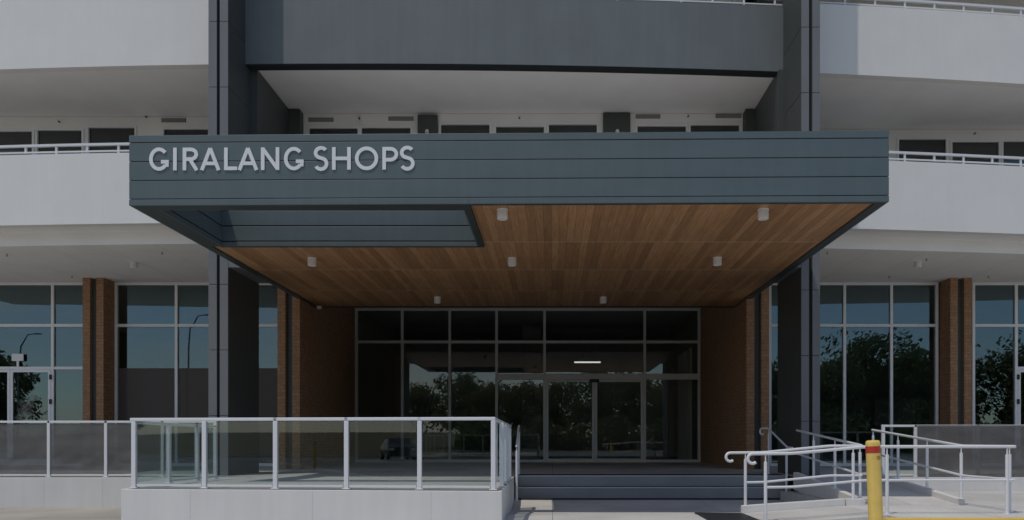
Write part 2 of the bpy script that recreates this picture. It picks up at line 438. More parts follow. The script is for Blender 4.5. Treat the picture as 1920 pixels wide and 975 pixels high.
g = MB(); g.box(6.62, 18, 15.685, 15.95, -1.2, TF - .006); build('wall_body', g, 'plinth', t, bevel=.008)

t = thing('entrance_steps', (2, 15.9, -1.2), 'two wide grey concrete steps with pale nosings before the entrance', 'steps')
g = MB(); g.box(-.78, 4.94, 16.01, 16.6, -1.4, -.972); build('step', g, 'step', t)
g = MB(); g.box(-.78, 4.94, 16.32, 16.7, -.96, TF - .004); build('step', g, 'step', t)
for (y, z) in ((16.002, -.972), (16.312, TF - .004)):
    g = MB(); g.box(-.76, 4.92, y, y + .06, z - .012, z + .004); build('nosing', g, 'nosing', t)
def tactile(y0, y1, z, label):
    t = thing('tactile_strip', (2, y0, z), label, 'tactile paving', 'tactile strips at the steps')
    g = MB(); g.box(-.74, 4.9, y0, y1, z - .01, z + .006); build('mat', g, 'tactile', t)
    g = MB(); x = -.70
    while x < 4.88:
        for j in range(int((y1 - y0) / .075)):
            g.lathe((x, y0 + .04 + j * .075, z + .005), [(.019, 0), (.014, .009)], 8)
        x += .06
    build('studs', g, 'tactile', t)['kind'] = 'stuff'
tactile(16.42, 16.87, TF + .002, 'black studded tactile strip along the top of the steps')
tactile(15.74, 15.98, -1.196, 'black studded tactile strip on the ground below the steps')
# grate at the start of the ramp
t = thing('drain_grate', (2.6, 11.4, -1.14), 'dark slotted steel drain grate in the paving by the ramp', 'grate')
g = MB()
A = [(2.25, 12.25), (2.98, 12.15), (2.95, 10.6), (2.22, 10.7)]
def lerp2(u, v):
    a = Vector(A[0]).lerp(Vector(A[1]), u); b = Vector(A[3]).lerp(Vector(A[2]), u); return a.lerp(b, v)
for i in range(24):
    v0, v1 = i / 24, (i + .62) / 24
    p = [lerp2(0, v0), lerp2(1, v0), lerp2(1, v1), lerp2(0, v1)]
    g.prism([(q.x, q.y) for q in p], -1.15, -1.136)
build('bars', g, 'grate', t)
g = MB(); g.prism([(q[0], q[1]) for q in A], -1.160, -1.1455); build('pit', g, 'black', t)

# ------------------------------------------------------------------ apartment building with shops
B = thing('apartment_building', (0, 23, TF), 'curved white apartment building with brick and glass shops at ground level', 'building')
def curve_strip(mb, x0, x1, off0, off1, z0, z1, n=28):
    """solid curved wall following the facade line"""
    xs = [x0 + (x1 - x0) * i / n for i in range(n + 1)]
    pts = [(x, yf(x) + off0) for x in xs] + [(x, yf(x) + off1) for x in reversed(xs)]
    i = len(mb.v); m = len(pts)
    mb.v += [(x, y, z0) for x, y in pts] + [(x, y, z1) for x, y in pts]
    for k in range(n):
        a, b, c, d = k, k + 1, m - 2 - k, m - 1 - k
        mb.f.append((i + a, i + d, i + c, i + b)); mb.f.append((i + m + a, i + m + b, i + m + c, i + m + d))
    for k in range(m):
        mb.f.append((i + k, i + (k + 1) % m, i + m + (k + 1) % m, i + m + k))
def slab(mb, x0, x1, off0, yback, z0, z1, n=28):
    xs = [x0 + (x1 - x0) * i / n for i in range(n + 1)]
    for a, b in zip(xs, xs[1:]):
        mb.hexa([(a, yf(a) + off0, z0), (b, yf(b) + off0, z0), (b, yback, z0), (a, yback, z0), (a, yf(a) + off0, z1), (b, yf(b) + off0, z1), (b, yback, z1), (a, yback, z1)])
def balcony(x0, x1, z, m, label=None, backy=22.5, lip=None, rails=True, ph=1.58):
    g = MB(); curve_strip(g, x0, x1, 0, .2, z, z + ph)
    b = build('balcony', g, m, B, smooth=True, label=label)
    g = MB()
    if z == Z1:
        curve_strip(g, x0, x1, .202, .72, z + .004, z + .3); slab(g, x0, x1, .722, backy, ZG, z + .29)
    else: slab(g, x0, x1, .202, backy, z + .004, z + .3)
    build('soffit', g, 'soffit', b)
    if lip:
        g = MB(); curve_strip(g, x0, x1, .02, .25, z - .03, z - .002); build('drip_edge', g, lip, b, smooth=True)
    if rails:
        zt = z + ph
        g = MB()
        curve_strip(g, x0, x1, .06, .12, zt + .20, zt + .25)
        curve_strip(g, x0, x1, .07, .11, zt + .06, zt + .09)
        x = x0 + .35; k = 0
        while x < x1 - .05:
            y = yf(x) + .09
            g.box(x - .022, x + .022, y - .018, y + .018, zt - .02 if k % 2 else zt + .085, zt + .21)
            x += .72; k += 1
        build('handrail', g, 'rail', b, smooth=True)
    return b
ZB = 3.64; PYF = 16.25; CLX, CRX = -6.56, 5.13
PLO, PLI, PRI, PRO = -7.23, -6.82, 5.23, 5.62      # pier faces
balcony(-18, PLO - .006, Z1, 'white', 'white curved balcony left of the canopy')
balcony(PRO + .006, 18, Z1, 'white', 'white curved balcony right of the canopy')
g = MB(); g.box(PLI, PRI, 17.4, 26.6, 4.845, 5.1); build('slab', g, 'soffit', B)
g = MB(); g.box(PLO, CLX - .03, 17.96, 22.5, ZG + .002, 4.843); build('soffit_return', g, 'soffit', B)
g = MB(); g.box(CRX + .03, PRO, 17.96, 22.5, ZG + .002, 4.843); build('soffit_return', g, 'soffit', B)
balcony(-18, PLO - .006, Z2, 'white', 'upper white curved balcony on the left', 20.4)
balcony(PRO + .006, 18, Z2, 'white', 'upper white curved balcony on the right', 21.3)
balcony(PLI + .004, PRI - .004, Z2, 'greyrender', 'grey curved balcony above the canopy', 20.4, lip='gap', ph=1.475)
for a, b in ((-18, PLO - .006), (PLI + .004, PRI - .004), (PRO + .006, 18)):
    balcony(a, b, Z3, 'white' if a < -10 or a > 4 else 'greyrender', None, 21.3, rails=False)
g = MB(); g.box(-18, 18, 17.5, 36, 14.4, 14.7); build('roof', g, 'softline', B)
# piers: front pair of strips with a recess, joint lines, deep fin above the canopy
def pier(xa, xb, zoff, ztop, inner_left):
    g = MB()
    w_ = xb - xa; s1 = xa + w_ * .42; s2 = xa + w_ * .58
    if inner_left: s1, s2 = xa + w_ * .41, xa + w_ * .60
    zs = [-1.5] + [(826 - y) * PYF / F + zoff for y in (902, 779, 656, 533, 409, 286, 163, 40, -83, -206, -329, -452)] + [ztop]
    zs = sorted(z for z in zs if z <= ztop)
    for z0, z1 in zip(zs, zs[1:]):
        for (p, q) in ((xa, s1), (s2, xb)):
            g.box(p, q, PYF, PYF + .3, z0 + .006, z1 - .006)
        yb = 17.95 if z1 < 4.9 else 19.7
        g.box(xa + .003, xb - .003, PYF + .302, yb, z0 + .006, z1 - .006)
    c = MB(); xi, xo = (xa - .006, xa + .002) if inner_left else (xb - .002, xb + .006)
    c.box(xi, xo, PYF + .015, 17.949, -1.5, ZB - .004)
    for z0, z1 in zip(zs, zs[1:]):
        if z0 > 4.6: c.box(xi, xo, PYF + .015, 19.5, z0 + .008, z1 - .008)  # fin sides above the canopy: shade put into the colour as dark panels
    p = build('pier', g, 'pier', B, label='tall grey panelled pier on the %s of the canopy' % ('right' if inner_left else 'left'))
    g = MB(); g.box(s1 - .01, s2 + .01, PYF + .05, PYF + .29, -1.5, ztop - .02)
    g.box(xa + .02, xb - .02, PYF + .07, 17.9, -1.5, ztop - .03); g.box(xa + .02, xb - .02, 17.4, 19.65, 4.9, ztop - .03)
    build('recess', g, 'gap', p); build('inner_cladding_shade', c, 'darkclad', p)
pier(PLO, PLI, 0, 17.5, False)  # both piers: unseen height over the roof added to lengthen their cast shadow
pier(PRI, PRO, -.12, 17.5, True)
# charcoal return walls beside the grey balcony
g = MB()
g.box(PLI + .003, -6.64, 17.4, 19.448, 4.9, Z2 - .01); g.box(PLI + .003, -6.36, 19.45, 19.74, 4.9, Z2 - .02)
build('side_cladding', g, 'darkclad', B); g = MB()
g.box(5.09, PRI - .003, 17.4, 19.448, 4.9, Z2 - .01); g.box(4.86, PRI - .003, 19.45, 19.74, 4.9, Z2 - .02)
build('side_cladding', g, 'darkclad', B)

# upper floor walls and windows
def upper(yw, z, xa, xb, wins, label=None):
    """wins: (x0, x1, head) openings in a wall at yw between xa and xb"""
    g = MB(); top = z + Z2 - Z1 - .004; fl = z + .3
    x = xa
    for (a, b, h) in wins:
        if a > x: g.box(x, a, yw, yw + .12, fl, top)
        g.box(a, b, yw, yw + .12, h, top)
        x = b
    if xb > x: g.box(x, xb, yw, yw + .12, fl, top)
    wl = build('wall', g, 'soffit', B, label=label)
    for (a, b, h) in wins:
        f = MB(); e = .055
        f.box(a + .002, a + e, yw - .03, yw + .09, fl, h - .002); f.box(b - e, b - .002, yw - .03, yw + .09, fl, h - .002)
        f.box(a + e, b - e, yw - .03, yw + .09, h - e, h - .002); f.box(a + e, b - e, yw - .03, yw + .09, fl, fl + e)
        wf = build('window', f, 'frame', B)
        f = MB(); f.box(a + e, b - e, yw + .03, yw + .042, fl + e, h - e); build('pane', f, 'upglass', wf)
        f = MB(); f.box(a + e, b - e, yw + .075, yw + .08, fl + .02, h - .16); build('blind', f, 'blind', wf)
def W(yw, lst):
    s = F / yw
    return [((a - CX) / s, (b - CX) / s, (CY - y) / s) for a, b, y in lst]
YL, YC, YR = 19.95, 19.75, 20.75
wl = W(YL, [(-230, -150, 247), (-140, -60, 247), (-50, 65, 243), (67, 158, 241), (163, 257, 236), (304, 395, 239)])
upper(YL, Z1, -18, PLO, wl)
wc = W(YC, [(576, 675, 237), (674.5, 774, 236), (823, 922, 230), (926, 1024, 234), (1025, 1123, 230), (1191, 1290, 233), (1290.5, 1390, 231)])
upper(YC, Z1, -6.36, 4.86, wc)
wr = W(YR, [(1681, 1777, 258), (1781, 1876, 263), (1876.5, 1972, 262), (1976, 2060, 262)])
upper(YR, Z1, PRO, 18, wr)
for yw, xa, xb in ((YL, -18, PLO), (YC, -6.36, 4.86), (YR, PRO, 18)):
    ws = []; x = xa + .8
    while x + 2 < xb: ws.append((x, x + 1.9, Z2 + 2.9)); x += 2.6
    upper(yw, Z2, xa, xb, ws)
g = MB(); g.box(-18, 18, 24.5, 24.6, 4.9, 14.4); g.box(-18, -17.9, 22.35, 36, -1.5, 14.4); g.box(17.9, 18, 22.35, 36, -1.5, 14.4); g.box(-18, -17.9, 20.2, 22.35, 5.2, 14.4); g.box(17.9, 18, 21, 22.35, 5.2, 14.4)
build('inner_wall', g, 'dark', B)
# dark blades between the first-floor windows, vents, sprinklers
sC = F / (YC - .1)
for (a, b, y) in ((783, 820, 215), (1131, 1182, 212)):
    g = MB(); g.box((a - CX) / sC, (b - CX) / sC, YC - .1, YC - .002, 4.95, (CY - y) / sC); build('blade_wall', g, 'darkclad', B)
def vent(yw, a, b, y):
    s = F / (yw - .02); g = MB(); x0, x1 = (a - CX) / s, (b - CX) / s; z = (CY - y) / s
    g.box(x0, x1, yw - .012, yw - .002, z - .05, z + .05); o = build('vent', g, 'trim', B)
    g = MB()
    for i in range(4): g.box(x0 + .01, x1 - .01, yw - .022, yw - .013, z - .042 + i * .022, z - .031 + i * .022)
    build('slat', g, 'softline', o)
for a in ((YL, 302, 348, 225), (YC, 578, 625, 224), (YC, 728, 775, 222), (YC, 1192, 1238, 218), (YC, 1342, 1390, 217)): vent(*a)
def sprinkler(x, y, z, side=False):
    g = MB()
    if side: g.tube([(x, y, z), (x, y - .06, z)], .02, 8)
    else: g.lathe((x, y, z), [(.012, 0), (.012, -.05), (.03, -.055), (.03, -.062)], 10)
    build('sprinkler_head', g, 'trim' if side else 'pole', B)
for px, py, yw in ((112, 229, YL), (275, 220, YL), (674, 223, YC), (974, 222, YC), (1290, 219, YC), (1827, 251, YR)):
    s = F / yw; sprinkler((px - CX) / s, yw, (CY - py) / s, True)
for px, py in ((13, 476), (304, 472), (135, 517), (1551, 472), (1737, 484), (1667, 517), (1853, 517)):
    s = (CY - py) / ZG; sprinkler((px - CX) / s, F / s, ZG + .003)
# soffit joints
YGL = 22.15
for xa, xb in ((-18, PLO - .02), (PRO + .02, 18)):
    g = MB()
    x = -17.3 if xa < 0 else 6.3
    while x < xb:
        if x > xa: g.quad((x, yf(x) + .73, ZG - .001), (x + .007, yf(x) + .73, ZG - .001), (x + .007, YGL, ZG - .001), (x, YGL, ZG - .001))
        x += 1.34
    build('soffit_joint', g, 'softline', B)

# ground floor glazing
YG = 22.2; SG = F / YG
def gx(px): return (px - CX) / SG
def gz(py): return (CY - py) / SG
ZH = ZG - .004
def glaze(xs, zrows, filmrows=(), skip=(), y=YG, m='frame', gl='glass', fw=.04, fd=.12, name='window', base=TF + .003):
    """xs: mullion centres, zrows: rail centres (bottom..top); one pane per cell"""
    g = MB()
    for i, x in enumerate(xs):
        g.box(x - fw, x + fw, y, y + fd, base, zrows[-1] + fw)
    for i, (a, b) in enumerate(zip(xs, xs[1:])):
        for j, z in enumerate(zrows):
            if (i, j) in skip: continue
            g.box(a + fw, b - fw, y + .003, y + fd - .003, z - fw if j else base, z + fw)
    f = build(name, g, m, B, bevel=.004)
    for i, (a, b) in enumerate(zip(xs, xs[1:])):
        for j, (z0, z1) in enumerate(zip(zrows, zrows[1:])):
            if ('cell', i, j) in skip: continue
            lo = z0 + fw if (i, j) not in skip else z0
            q = MB(); panebox(q, a + fw, b - fw, y + .05, y + .062, lo, (z1 - fw if (i, j + 1) not in skip else z1)); 
            build('pane', q, 'film' if j in filmrows else gl, f)
    return f
zt, zd, zb, zh = gz(610), gz(690), TF + .05, ZH - .05
def shopdoor(x0, x1, z1, hinge_x, label):
    """glazed double door leaf pair"""
    xm = (x0 + x1) / 2
    for a, b in ((x0, xm - .005), (xm + .005, x1)):
        g = MB(); e = .075
        g.box(a, a + e, YG - .01, YG + .05, TF + .02, z1); g.box(b - e, b, YG - .01, YG + .05, TF + .02, z1)
        g.box(a + e, b - e, YG - .007, YG + .047, z1 - e, z1); g.box(a + e, b - e, YG - .007, YG + .047, TF + .02, TF + .2)
        d = build('door', g, 'frame', B, bevel=.004, label=label)
        g = MB(); g.box(a + e, b - e, YG + .015, YG + .027, TF + .2, z1 - e); build('pane', g, 'glass', d)
        g = MB(); hx = a if a == x0 else b
        hx = hinge_x if abs(hx - hinge_x) < .02 else hx
        for z in (gz(707), gz(753), gz(840)): g.box(hx - .035, hx + .035, YG - .03, YG - .011, z - .07, z + .07)
        build('hinge', g, 'black', d)
# left bays
x97 = gx(98)
glaze([gx(-205), gx(-60), x97, gx(158)], [zb, zd, zt, zh], skip={(1, 0), ('cell', 1, 0)}, filmrows=())
shopdoor(gx(-57) , x97 - .042, zd - .045, x97 - .042, 'white framed glass shop door at the far left')
glaze([gx(217), gx(330), gx(444), gx(530)], [zb, zd, zt, zh], filmrows=(0,), skip={(0, 1), (1, 1), (2, 1)})
# right bays
glaze([gx(1444), gx(1496), gx(1584), gx(1672), gx(1757)], [zb, zt, zh])
glaze([gx(1826), gx(1906), gx(2065), gx(2200)], [zb, zd, zt, zh], skip={(1, 0), ('cell', 1, 0), (0, 1)})
shopdoor(gx(1906) + .042, gx(2065) - .042, zd - .045, gx(1906) + .042, 'white framed glass shop door at the far right')
# brick pillars: two brick leaves and a metal recess
def pillar(x0, x1, yfront, yback, label):
    a = x0 + (x1 - x0) * .345; b = x0 + (x1 - x0) * .655
    g = MB(); g.box(x0, a, yfront, yback, TF - .05, ZH); g.box(b, x1, yfront, yback, TF - .05, ZH)
    p = build('brick_pillar', g, 'brick', B, label=label)
    g = MB(); g.box(a + .002, b - .002, yfront + .12, yback, TF - .05, ZH - .01); build('metal_infill', g, 'darkclad', p)
sp = F / 21.65
pillar((155 - CX) / sp, (194 - CX) / sp, 21.65, YG + .1, 'brown brick pillar between the left shop windows')
pillar((1782 - CX) / sp, (1822 - CX) / sp, 21.65, YG + .1, 'brown brick pillar between the right shop windows')
pillar(-7.08, -6.50, 19.9, 20.5, 'brown brick pillar left of the entrance')
pillar(4.99, 5.575, 19.9, 20.5, 'brown brick pillar right of the entrance')
g = MB()
g.hexa([(-7.08, 20.502, TF - .05), (-6.502, 20.502, TF - .05), (-6.79, 26.5, TF - .05), (-7.2, 26.5, TF - .05), (-7.08, 20.502, ZH), (-6.502, 20.502, ZH), (-6.79, 26.5, ZH), (-7.2, 26.5, ZH)])
build('brick_wall', g, 'brick', B, label='brown brick side wall left of the entrance')
g = MB()
g.hexa([(4.992, 20.502, TF - .05), (5.575, 20.502, TF - .05), (5.5, 26.5, TF - .05), (5.07, 26.5, TF - .05), (4.992, 20.502, ZH), (5.575, 20.502, ZH), (5.5, 26.5, ZH), (5.07, 26.5, ZH)])
build('brick_wall', g, 'brick', B, label='brown brick side wall right of the entrance')
# entrance glazing
YE = 26.5; SE = F / YE
def ex(px): return (px - CX) / SE
def ez(py): return (CY - py) / SE
mx = [ex(p) for p in (668, 754, 843, 931, 1021, 1209, 1311)]
zr = [TF + .045, ez(706), ez(641), ez(580)]
fw = .045
fr = MB()
for i, x in enumerate(mx): fr.box(x - fw, x + fw, YE, YE + .14, TF + .003, zr[-1] + fw)
for i, (a, b) in enumerate(zip(mx, mx[1:])):
    for j, z in enumerate(zr):
        if j == 1 and i < 3: continue
        if j == 0 and i == 4: continue
        h = .10 if j == 1 else fw
        fr.box(a + fw, b - fw, YE + .003, YE + .137, z - h if j else TF + .003, z + h)
E_ = build('entrance_glazing', fr, 'silver', B, bevel=.005)
for i, (a, b) in enumerate(zip(mx, mx[1:])):
    rows = [(zr[0] + fw, zr[2] - fw)] if i < 3 else [(zr[0] + fw, zr[1] - .1), (zr[1] + .1, zr[2] - fw)]
    if i == 4: rows = rows[1:]
    rows.append((zr[2] + fw, zr[3] - fw))
    for z0, z1 in rows:
        q = MB(); panebox(q, a + fw, b - fw, YE + .06, YE + .072, z0, z1); build('pane', q, 'entry', E_)
xa, xm, xb = mx[4] + fw, ex(1115), mx[5] - fw
for a, b in ((xa + .005, xm - .004), (xm + .004, xb - .005)):
    q = MB(); e = .085; zt_ = zr[1] - .105
    q.box(a, a + e, YE + .01, YE + .055, TF + .02, zt_); q.box(b - e, b, YE + .01, YE + .055, TF + .02, zt_)
    q.box(a + e, b - e, YE + .012, YE + .053, zt_ - .08, zt_); q.box(a + e, b - e, YE + .012, YE + .053, TF + .02, TF + .12)
    d = build('sliding_door', q, 'silver', B, bevel=.004)
    q = MB(); q.box(a + e, b - e, YE + .028, YE + .038, TF + .12, zt_ - .08); build('pane', q, 'entry', d)
q = MB(); q.box(ex(1105), ex(1123), YE - .07, YE + .002, ez(717), ez(711)); build('door_sensor', q, 'black', E_)
# interior shell of the shops
g = MB()
g.quad((-17.9, YG + .15, TF + .006), (-7.2, YG + .15, TF + .006), (-7.2, 35, TF + .006), (-17.9, 35, TF + .006))
g.quad((5.5, YG + .15, TF + .006), (17.9, YG + .15, TF + .006), (17.9, 35, TF + .006), (5.5, 35, TF + .006))
g.quad((-7.2, 26.66, TF + .006), (5.5, 26.66, TF + .006), (5.5, 35, TF + .006), (-7.2, 35, TF + .006))
build('shop_floor', g, 'intfloor', B)
g = MB(); g.box(-17.9, 17.9, 35, 35.1, TF - .1, 4.9); g.box(-7.25, -7.15, 26.55, 35, TF, 4.6); g.box(5.5, 5.6, 26.55, 35, TF, 4.6)
g.box(-17.9, -7.2, 22.6, 35, 4.5, 4.8); g.box(5.6, 17.9, 22.6, 35, 4.5, 4.8)
build('shop_wall', g, 'intwall', B)
g = MB(); g.box(-7.14, 5.49, 26.66, 34.99, 4.56, 4.8); build('shop_ceiling', g, 'intwall', B)
g = MB(); g.box(-1.2, -.45, 30.6, 31.3, TF + .007, 4.55); build('shop_column', g, 'column', B)
g = MB(); y = 26.75
while y < 29.2: g.box(4.74, 4.82, y, y + .12, TF + .007, 3.2); y += .3
build('slat_screen', g, 'soffit', B)
for xx in (-16.2, 12.5):
    g = MB(); g.box(xx, xx + 1.6, 30, 30.4, TF + .007, 1.6); build('shop_counter', g, 'column', B)

# ------------------------------------------------------------------ entrance canopy
C = thing('entrance_canopy', (-.7, 11.9, 3.6), 'blue grey clad entrance canopy with timber soffit and open roof cut-out', 'canopy')
CL, CR, YLF, YRF, YB = -6.56, 5.13, 11.98, 11.79, 21.2
ZB, ZS, ZT = 3.64, 3.672, 4.725
def yfr(x): return YLF + (YRF - YLF) * (x - CL) / (CR - CL)
bands = [(3.64, 3.733), (3.745, 4.021), (4.033, 4.315), (4.327, 4.607), (4.619, 4.725)]
def front(mb, x0, x1, d0, d1, z0, z1):
    mb.hexa([(x0, yfr(x0) + d0, z0), (x1, yfr(x1) + d0, z0), (x1, yfr(x1) + d1, z0), (x0, yfr(x0) + d1, z0),
             (x0, yfr(x0) + d0, z1), (x1, yfr(x1) + d0, z1), (x1, yfr(x1) + d1, z1), (x0, yfr(x0) + d1, z1)])
g = MB()
for k, (a, b) in enumerate(bands):
    e = .004 if k in (0, 4) else 0
    front(g, CL, CR, -e, .03, a, b)
    g.box(CL, CL + .03, YLF + .032, YB, a, b); g.box(CR - .03, CR, YRF + .032, YB, a, b)
build('fascia', g, 'fascia', C, bevel=.004)
OX0, OX1, OY0, OY1 = -6.2, -1.41, 12.25, 14.5
g = MB()       # black backing behind the cladding gaps
front(g, CL + .031, CR - .031, .031, .06, ZB + .02, ZT - .03)
g.box(CL + .031, CL + .06, YLF + .1, YB, ZB + .02, ZT - .03); g.box(CR - .06, CR - .031, YRF + .1, YB, ZB + .02, ZT - .03)
g.box(OX0 - .05, OX1 + .06, OY1 + .031, OY1 + .05, ZB + .05, ZT - .03); g.box(OX0 - .05, OX0 - .031, OY0 - .02, OY1 + .03, ZB + .05, ZT - .03)
g.box(OX1 + .031, OX1 + .05, OY0 - .02, OY1 + .03, ZB + .05, ZT - .03)
build('backing', g, 'gap', C)
g = MB(); front(g, -1.285, -1.28, -.0055, .0, 3.642, 3.731); build('seam', g, 'trim', C)
g = MB()       # lining of the roof opening
for a, b in bands:
    a, b = a + .005, b - .005
    g.box(OX0 - .03, OX1 + .03, OY1, OY1 + .03, a, b)
    g.box(OX0 - .03, OX0, OY0, OY1 - .002, a, b); g.box(OX1, OX1 + .03, OY0, OY1 - .002, a, b)
    g.box(OX0 - .03, OX1 + .03, OY0 - .03, OY0 - .002, a, b)
build('opening_lining', g, 'fascia', C, bevel=.005)
g = MB()       # metal edge trim on the underside
front(g, CL + .031, -1.28, .062, .0, ZB + .002, ZB + .03) if False else None
g.hexa([(CL + .031, yfr(CL) + .033, ZB + .003), (-1.28, yfr(-1.28) + .033, ZB + .003), (-1.28, OY0 - .032, ZB + .003), (CL + .031, OY0 - .032, ZB + .003),
        (CL + .031, yfr(CL) + .033, ZB + .019), (-1.28, yfr(-1.28) + .033, ZB + .019), (-1.28, OY0 - .032, ZB + .019), (CL + .031, OY0 - .032, ZB + .019)])
g.hexa([(-1.278, yfr(-1.28) + .033, ZB + .003), (CR - .031, yfr(CR) + .033, ZB + .003), (CR - .031, yfr(CR) + .10, ZB + .003), (-1.278, yfr(-1.28) + .10, ZB + .003),
        (-1.278, yfr(-1.28) + .033, ZB + .019), (CR - .031, yfr(CR) + .033, ZB + .019), (CR - .031, yfr(CR) + .10, ZB + .019), (-1.278, yfr(-1.28) + .10, ZB + .019)])
g.box(CL + .031, OX0 - .031, OY0 - .03, OY1 + .03, ZB + .003, ZB + .019)
g.box(OX1 + .031, -1.28, OY0 - .03, OY1 + .06, ZB - .004, ZB + .019)
g.box(OX0 - .031, OX1 + .03, OY1 + .031, OY1 + .06, ZB - .004, ZB + .019)
g.box(CL + .031, CL + .15, OY1 + .031, YB, ZB + .003, ZB + .019)
g.box(CR - .17, CR - .031, yfr(CR) + .11, YB, ZB + .003, ZB + .019)
g.box(CL + .15, CR - .17, YB - .1, YB, ZB + .003, ZB + .019)
build('edge_trim', g, 'trim', C)
g = MB()
yt = 11.95
g.box(-1.278, CR - .06, yt, OY1 + .06, ZS, ZS + .03); g.box(CL + .06, CR - .06, OY1 + .062, YB - .01, ZS, ZS + .03)
build('timber_soffit', g, 'timber', C)
g = MB()
g.box(OX1 + .055, CR - .061, 12.1, YB, ZT - .25, ZT - .08); g.box(CL + .061, OX1 + .05, OY1 + .055, YB, ZT - .25, ZT - .08)
build('roof_deck', g, 'softline', C)
for xs_, xe in ((PLI + .008, CL - .002), (CR + .002, PRI - .008)):
    g = MB(); g.box(xs_, xe, PYF, 17.9, ZB, ZT - .05); build('bracket', g, 'pier', C)

# sign letters --------------------------------------------------------------
def fasc_pt(zx, zy, d):
    """sign drawing units (x right, y down, cap height 140) laid on the fascia plane"""
    px, py = 220 + zx / 3.31, 230 + zy / 3.31
    # fascia plane: Y = YLF + k (X - CL); X = (px-CX) Y / F
    k_ = (YRF - YLF) / (CR - CL); u = (px - CX) / F
    Y = (YLF - k_ * CL) / (1 - k_ * u)
    return Vector((u * Y, Y + d, (CY - py) * Y / F))
S = thing('sign_lettering', (-4, 11.85, 4.2), 'white raised capital letters reading GIRALANG SHOPS on the canopy fascia', 'sign')
SW = 22.0
def arc(cx, cy, rx, ry, a0, a1, n=26):
    return [(cx + rx * math.cos(R(a0 + (a1 - a0) * i / n)), cy - ry * math.sin(R(a0 + (a1 - a0) * i / n))) for i in range(n + 1)]
def letter(strokes, x0):
    g = MB(); h = SW / 2
    for si, st in enumerate(strokes):
        pts = [Vector(p) for p in st]; n = len(pts); Lp, Rp = [], []
        for i in range(n):
            if i == 0: d = pts[1] - pts[0]
            elif i == n - 1: d = pts[-1] - pts[-2]
            else: d = (pts[i + 1] - pts[i]).normalized() + (pts[i] - pts[i - 1]).normalized()
            d = d.normalized(); nn = Vector((-d.y, d.x)); f_ = 1.0
            if 0 < i < n - 1:
                c = nn.dot(Vector((-(pts[i] - pts[i - 1]).normalized().y, (pts[i] - pts[i - 1]).normalized().x)))
                f_ = 1 / max(.35, c)
            Lp.append(pts[i] + nn * h * f_); Rp.append(pts[i] - nn * h * f_)
        dz = -.015 - .0008 * si
        for i in range(n - 1):
            q = [Lp[i], Lp[i + 1], Rp[i + 1], Rp[i]]
            sk = lambda p: p.y - (p.x + x0 - 200) * .0036
            fr_ = [fasc_pt(p.x + x0, sk(p), dz) for p in q]; bk = [fasc_pt(p.x + x0, sk(p), -.002) for p in q]
            j = len(g.v); g.v += [tuple(v) for v in fr_ + bk]
            g.f += [(j, j + 1, j + 2, j + 3), (j + 4, j + 7, j + 6, j + 5), (j, j + 4, j + 5, j + 1), (j + 3, j + 2, j + 6, j + 7)]
            if i == 0: g.f.append((j, j + 3, j + 7, j + 4))
            if i == n - 2: g.f.append((j + 1, j + 5, j + 6, j + 2))
    o = build('letter', g, 'letter', S)
    return o
T, Bt = 158, 298; MID = (T + Bt) / 2; t2, b2, o = T + 11, Bt - 11, SW / 2
def Gs(w): return [arc(w / 2, MID, w / 2 - o, (Bt - T) / 2 - 9, 42, 322, 40)[:], [(w - o - 1, Bt - 22), (w - o - 1, MID + 6 + o)], [(w - 48, MID + 6 + o), (w, MID + 6 + o)]]
def Ss(w):
    r = 33
    top = arc(w / 2 + 1, T + 2 + r, w / 2 - o - 1, r - 2, 35, 240, 22)
    bot = arc(w / 2, Bt - 2 - r - 3, w / 2 - o, r + 1, 62, -150, 24)
    return [top + bot]
def Rs(w): return [[(o, Bt), (o, T)], [(SW, t2), (w * .52, t2)] + arc(w * .52, T + 41, w * .48 - o - 2, 30, 88, -88, 18) + [(w * .5, T + 71), (SW, T + 71)], [(w * .46, T + 72), (w - 10, Bt)]]
def Ps(w): return [[(o, Bt), (o, T)], [(SW, t2), (w * .5, t2)] + arc(w * .5, T + 45, w * .5 - o, 34, 88, -88, 20) + [(w * .48, T + 79), (SW, T + 79)]]
def As(w): return [[(9, Bt), (w / 2, T + 4)], [(w - 9, Bt), (w / 2, T + 4)], [(w * .23, Bt - 42), (w * .77, Bt - 42)]]
LET = [(200, Gs(122)), (349, [[(o, Bt), (o, T)]]), (408, Rs(97)), (517, As(123)), (665, [[(o, Bt), (o, T)], [(SW, b2), (80, b2)]]), (750, As(125)),
       (893, [[(o, Bt), (o, T)], [(12, T + 8), (102, Bt - 8)], [(114 - o, Bt), (114 - o, T)]]), (1036, Gs(122)), (1219, Ss(92)),
       (1334, [[(o, Bt), (o, T)], [(116 - o, Bt), (116 - o, T)], [(SW, MID), (116 - SW, MID)]]),
       (1476, [arc(72, MID, 72 - o, (Bt - T) / 2 - 8, 0, 360, 44)]), (1646, Ps(98)), (1753, Ss(93))]
for x0, st in LET: letter(st, x0)

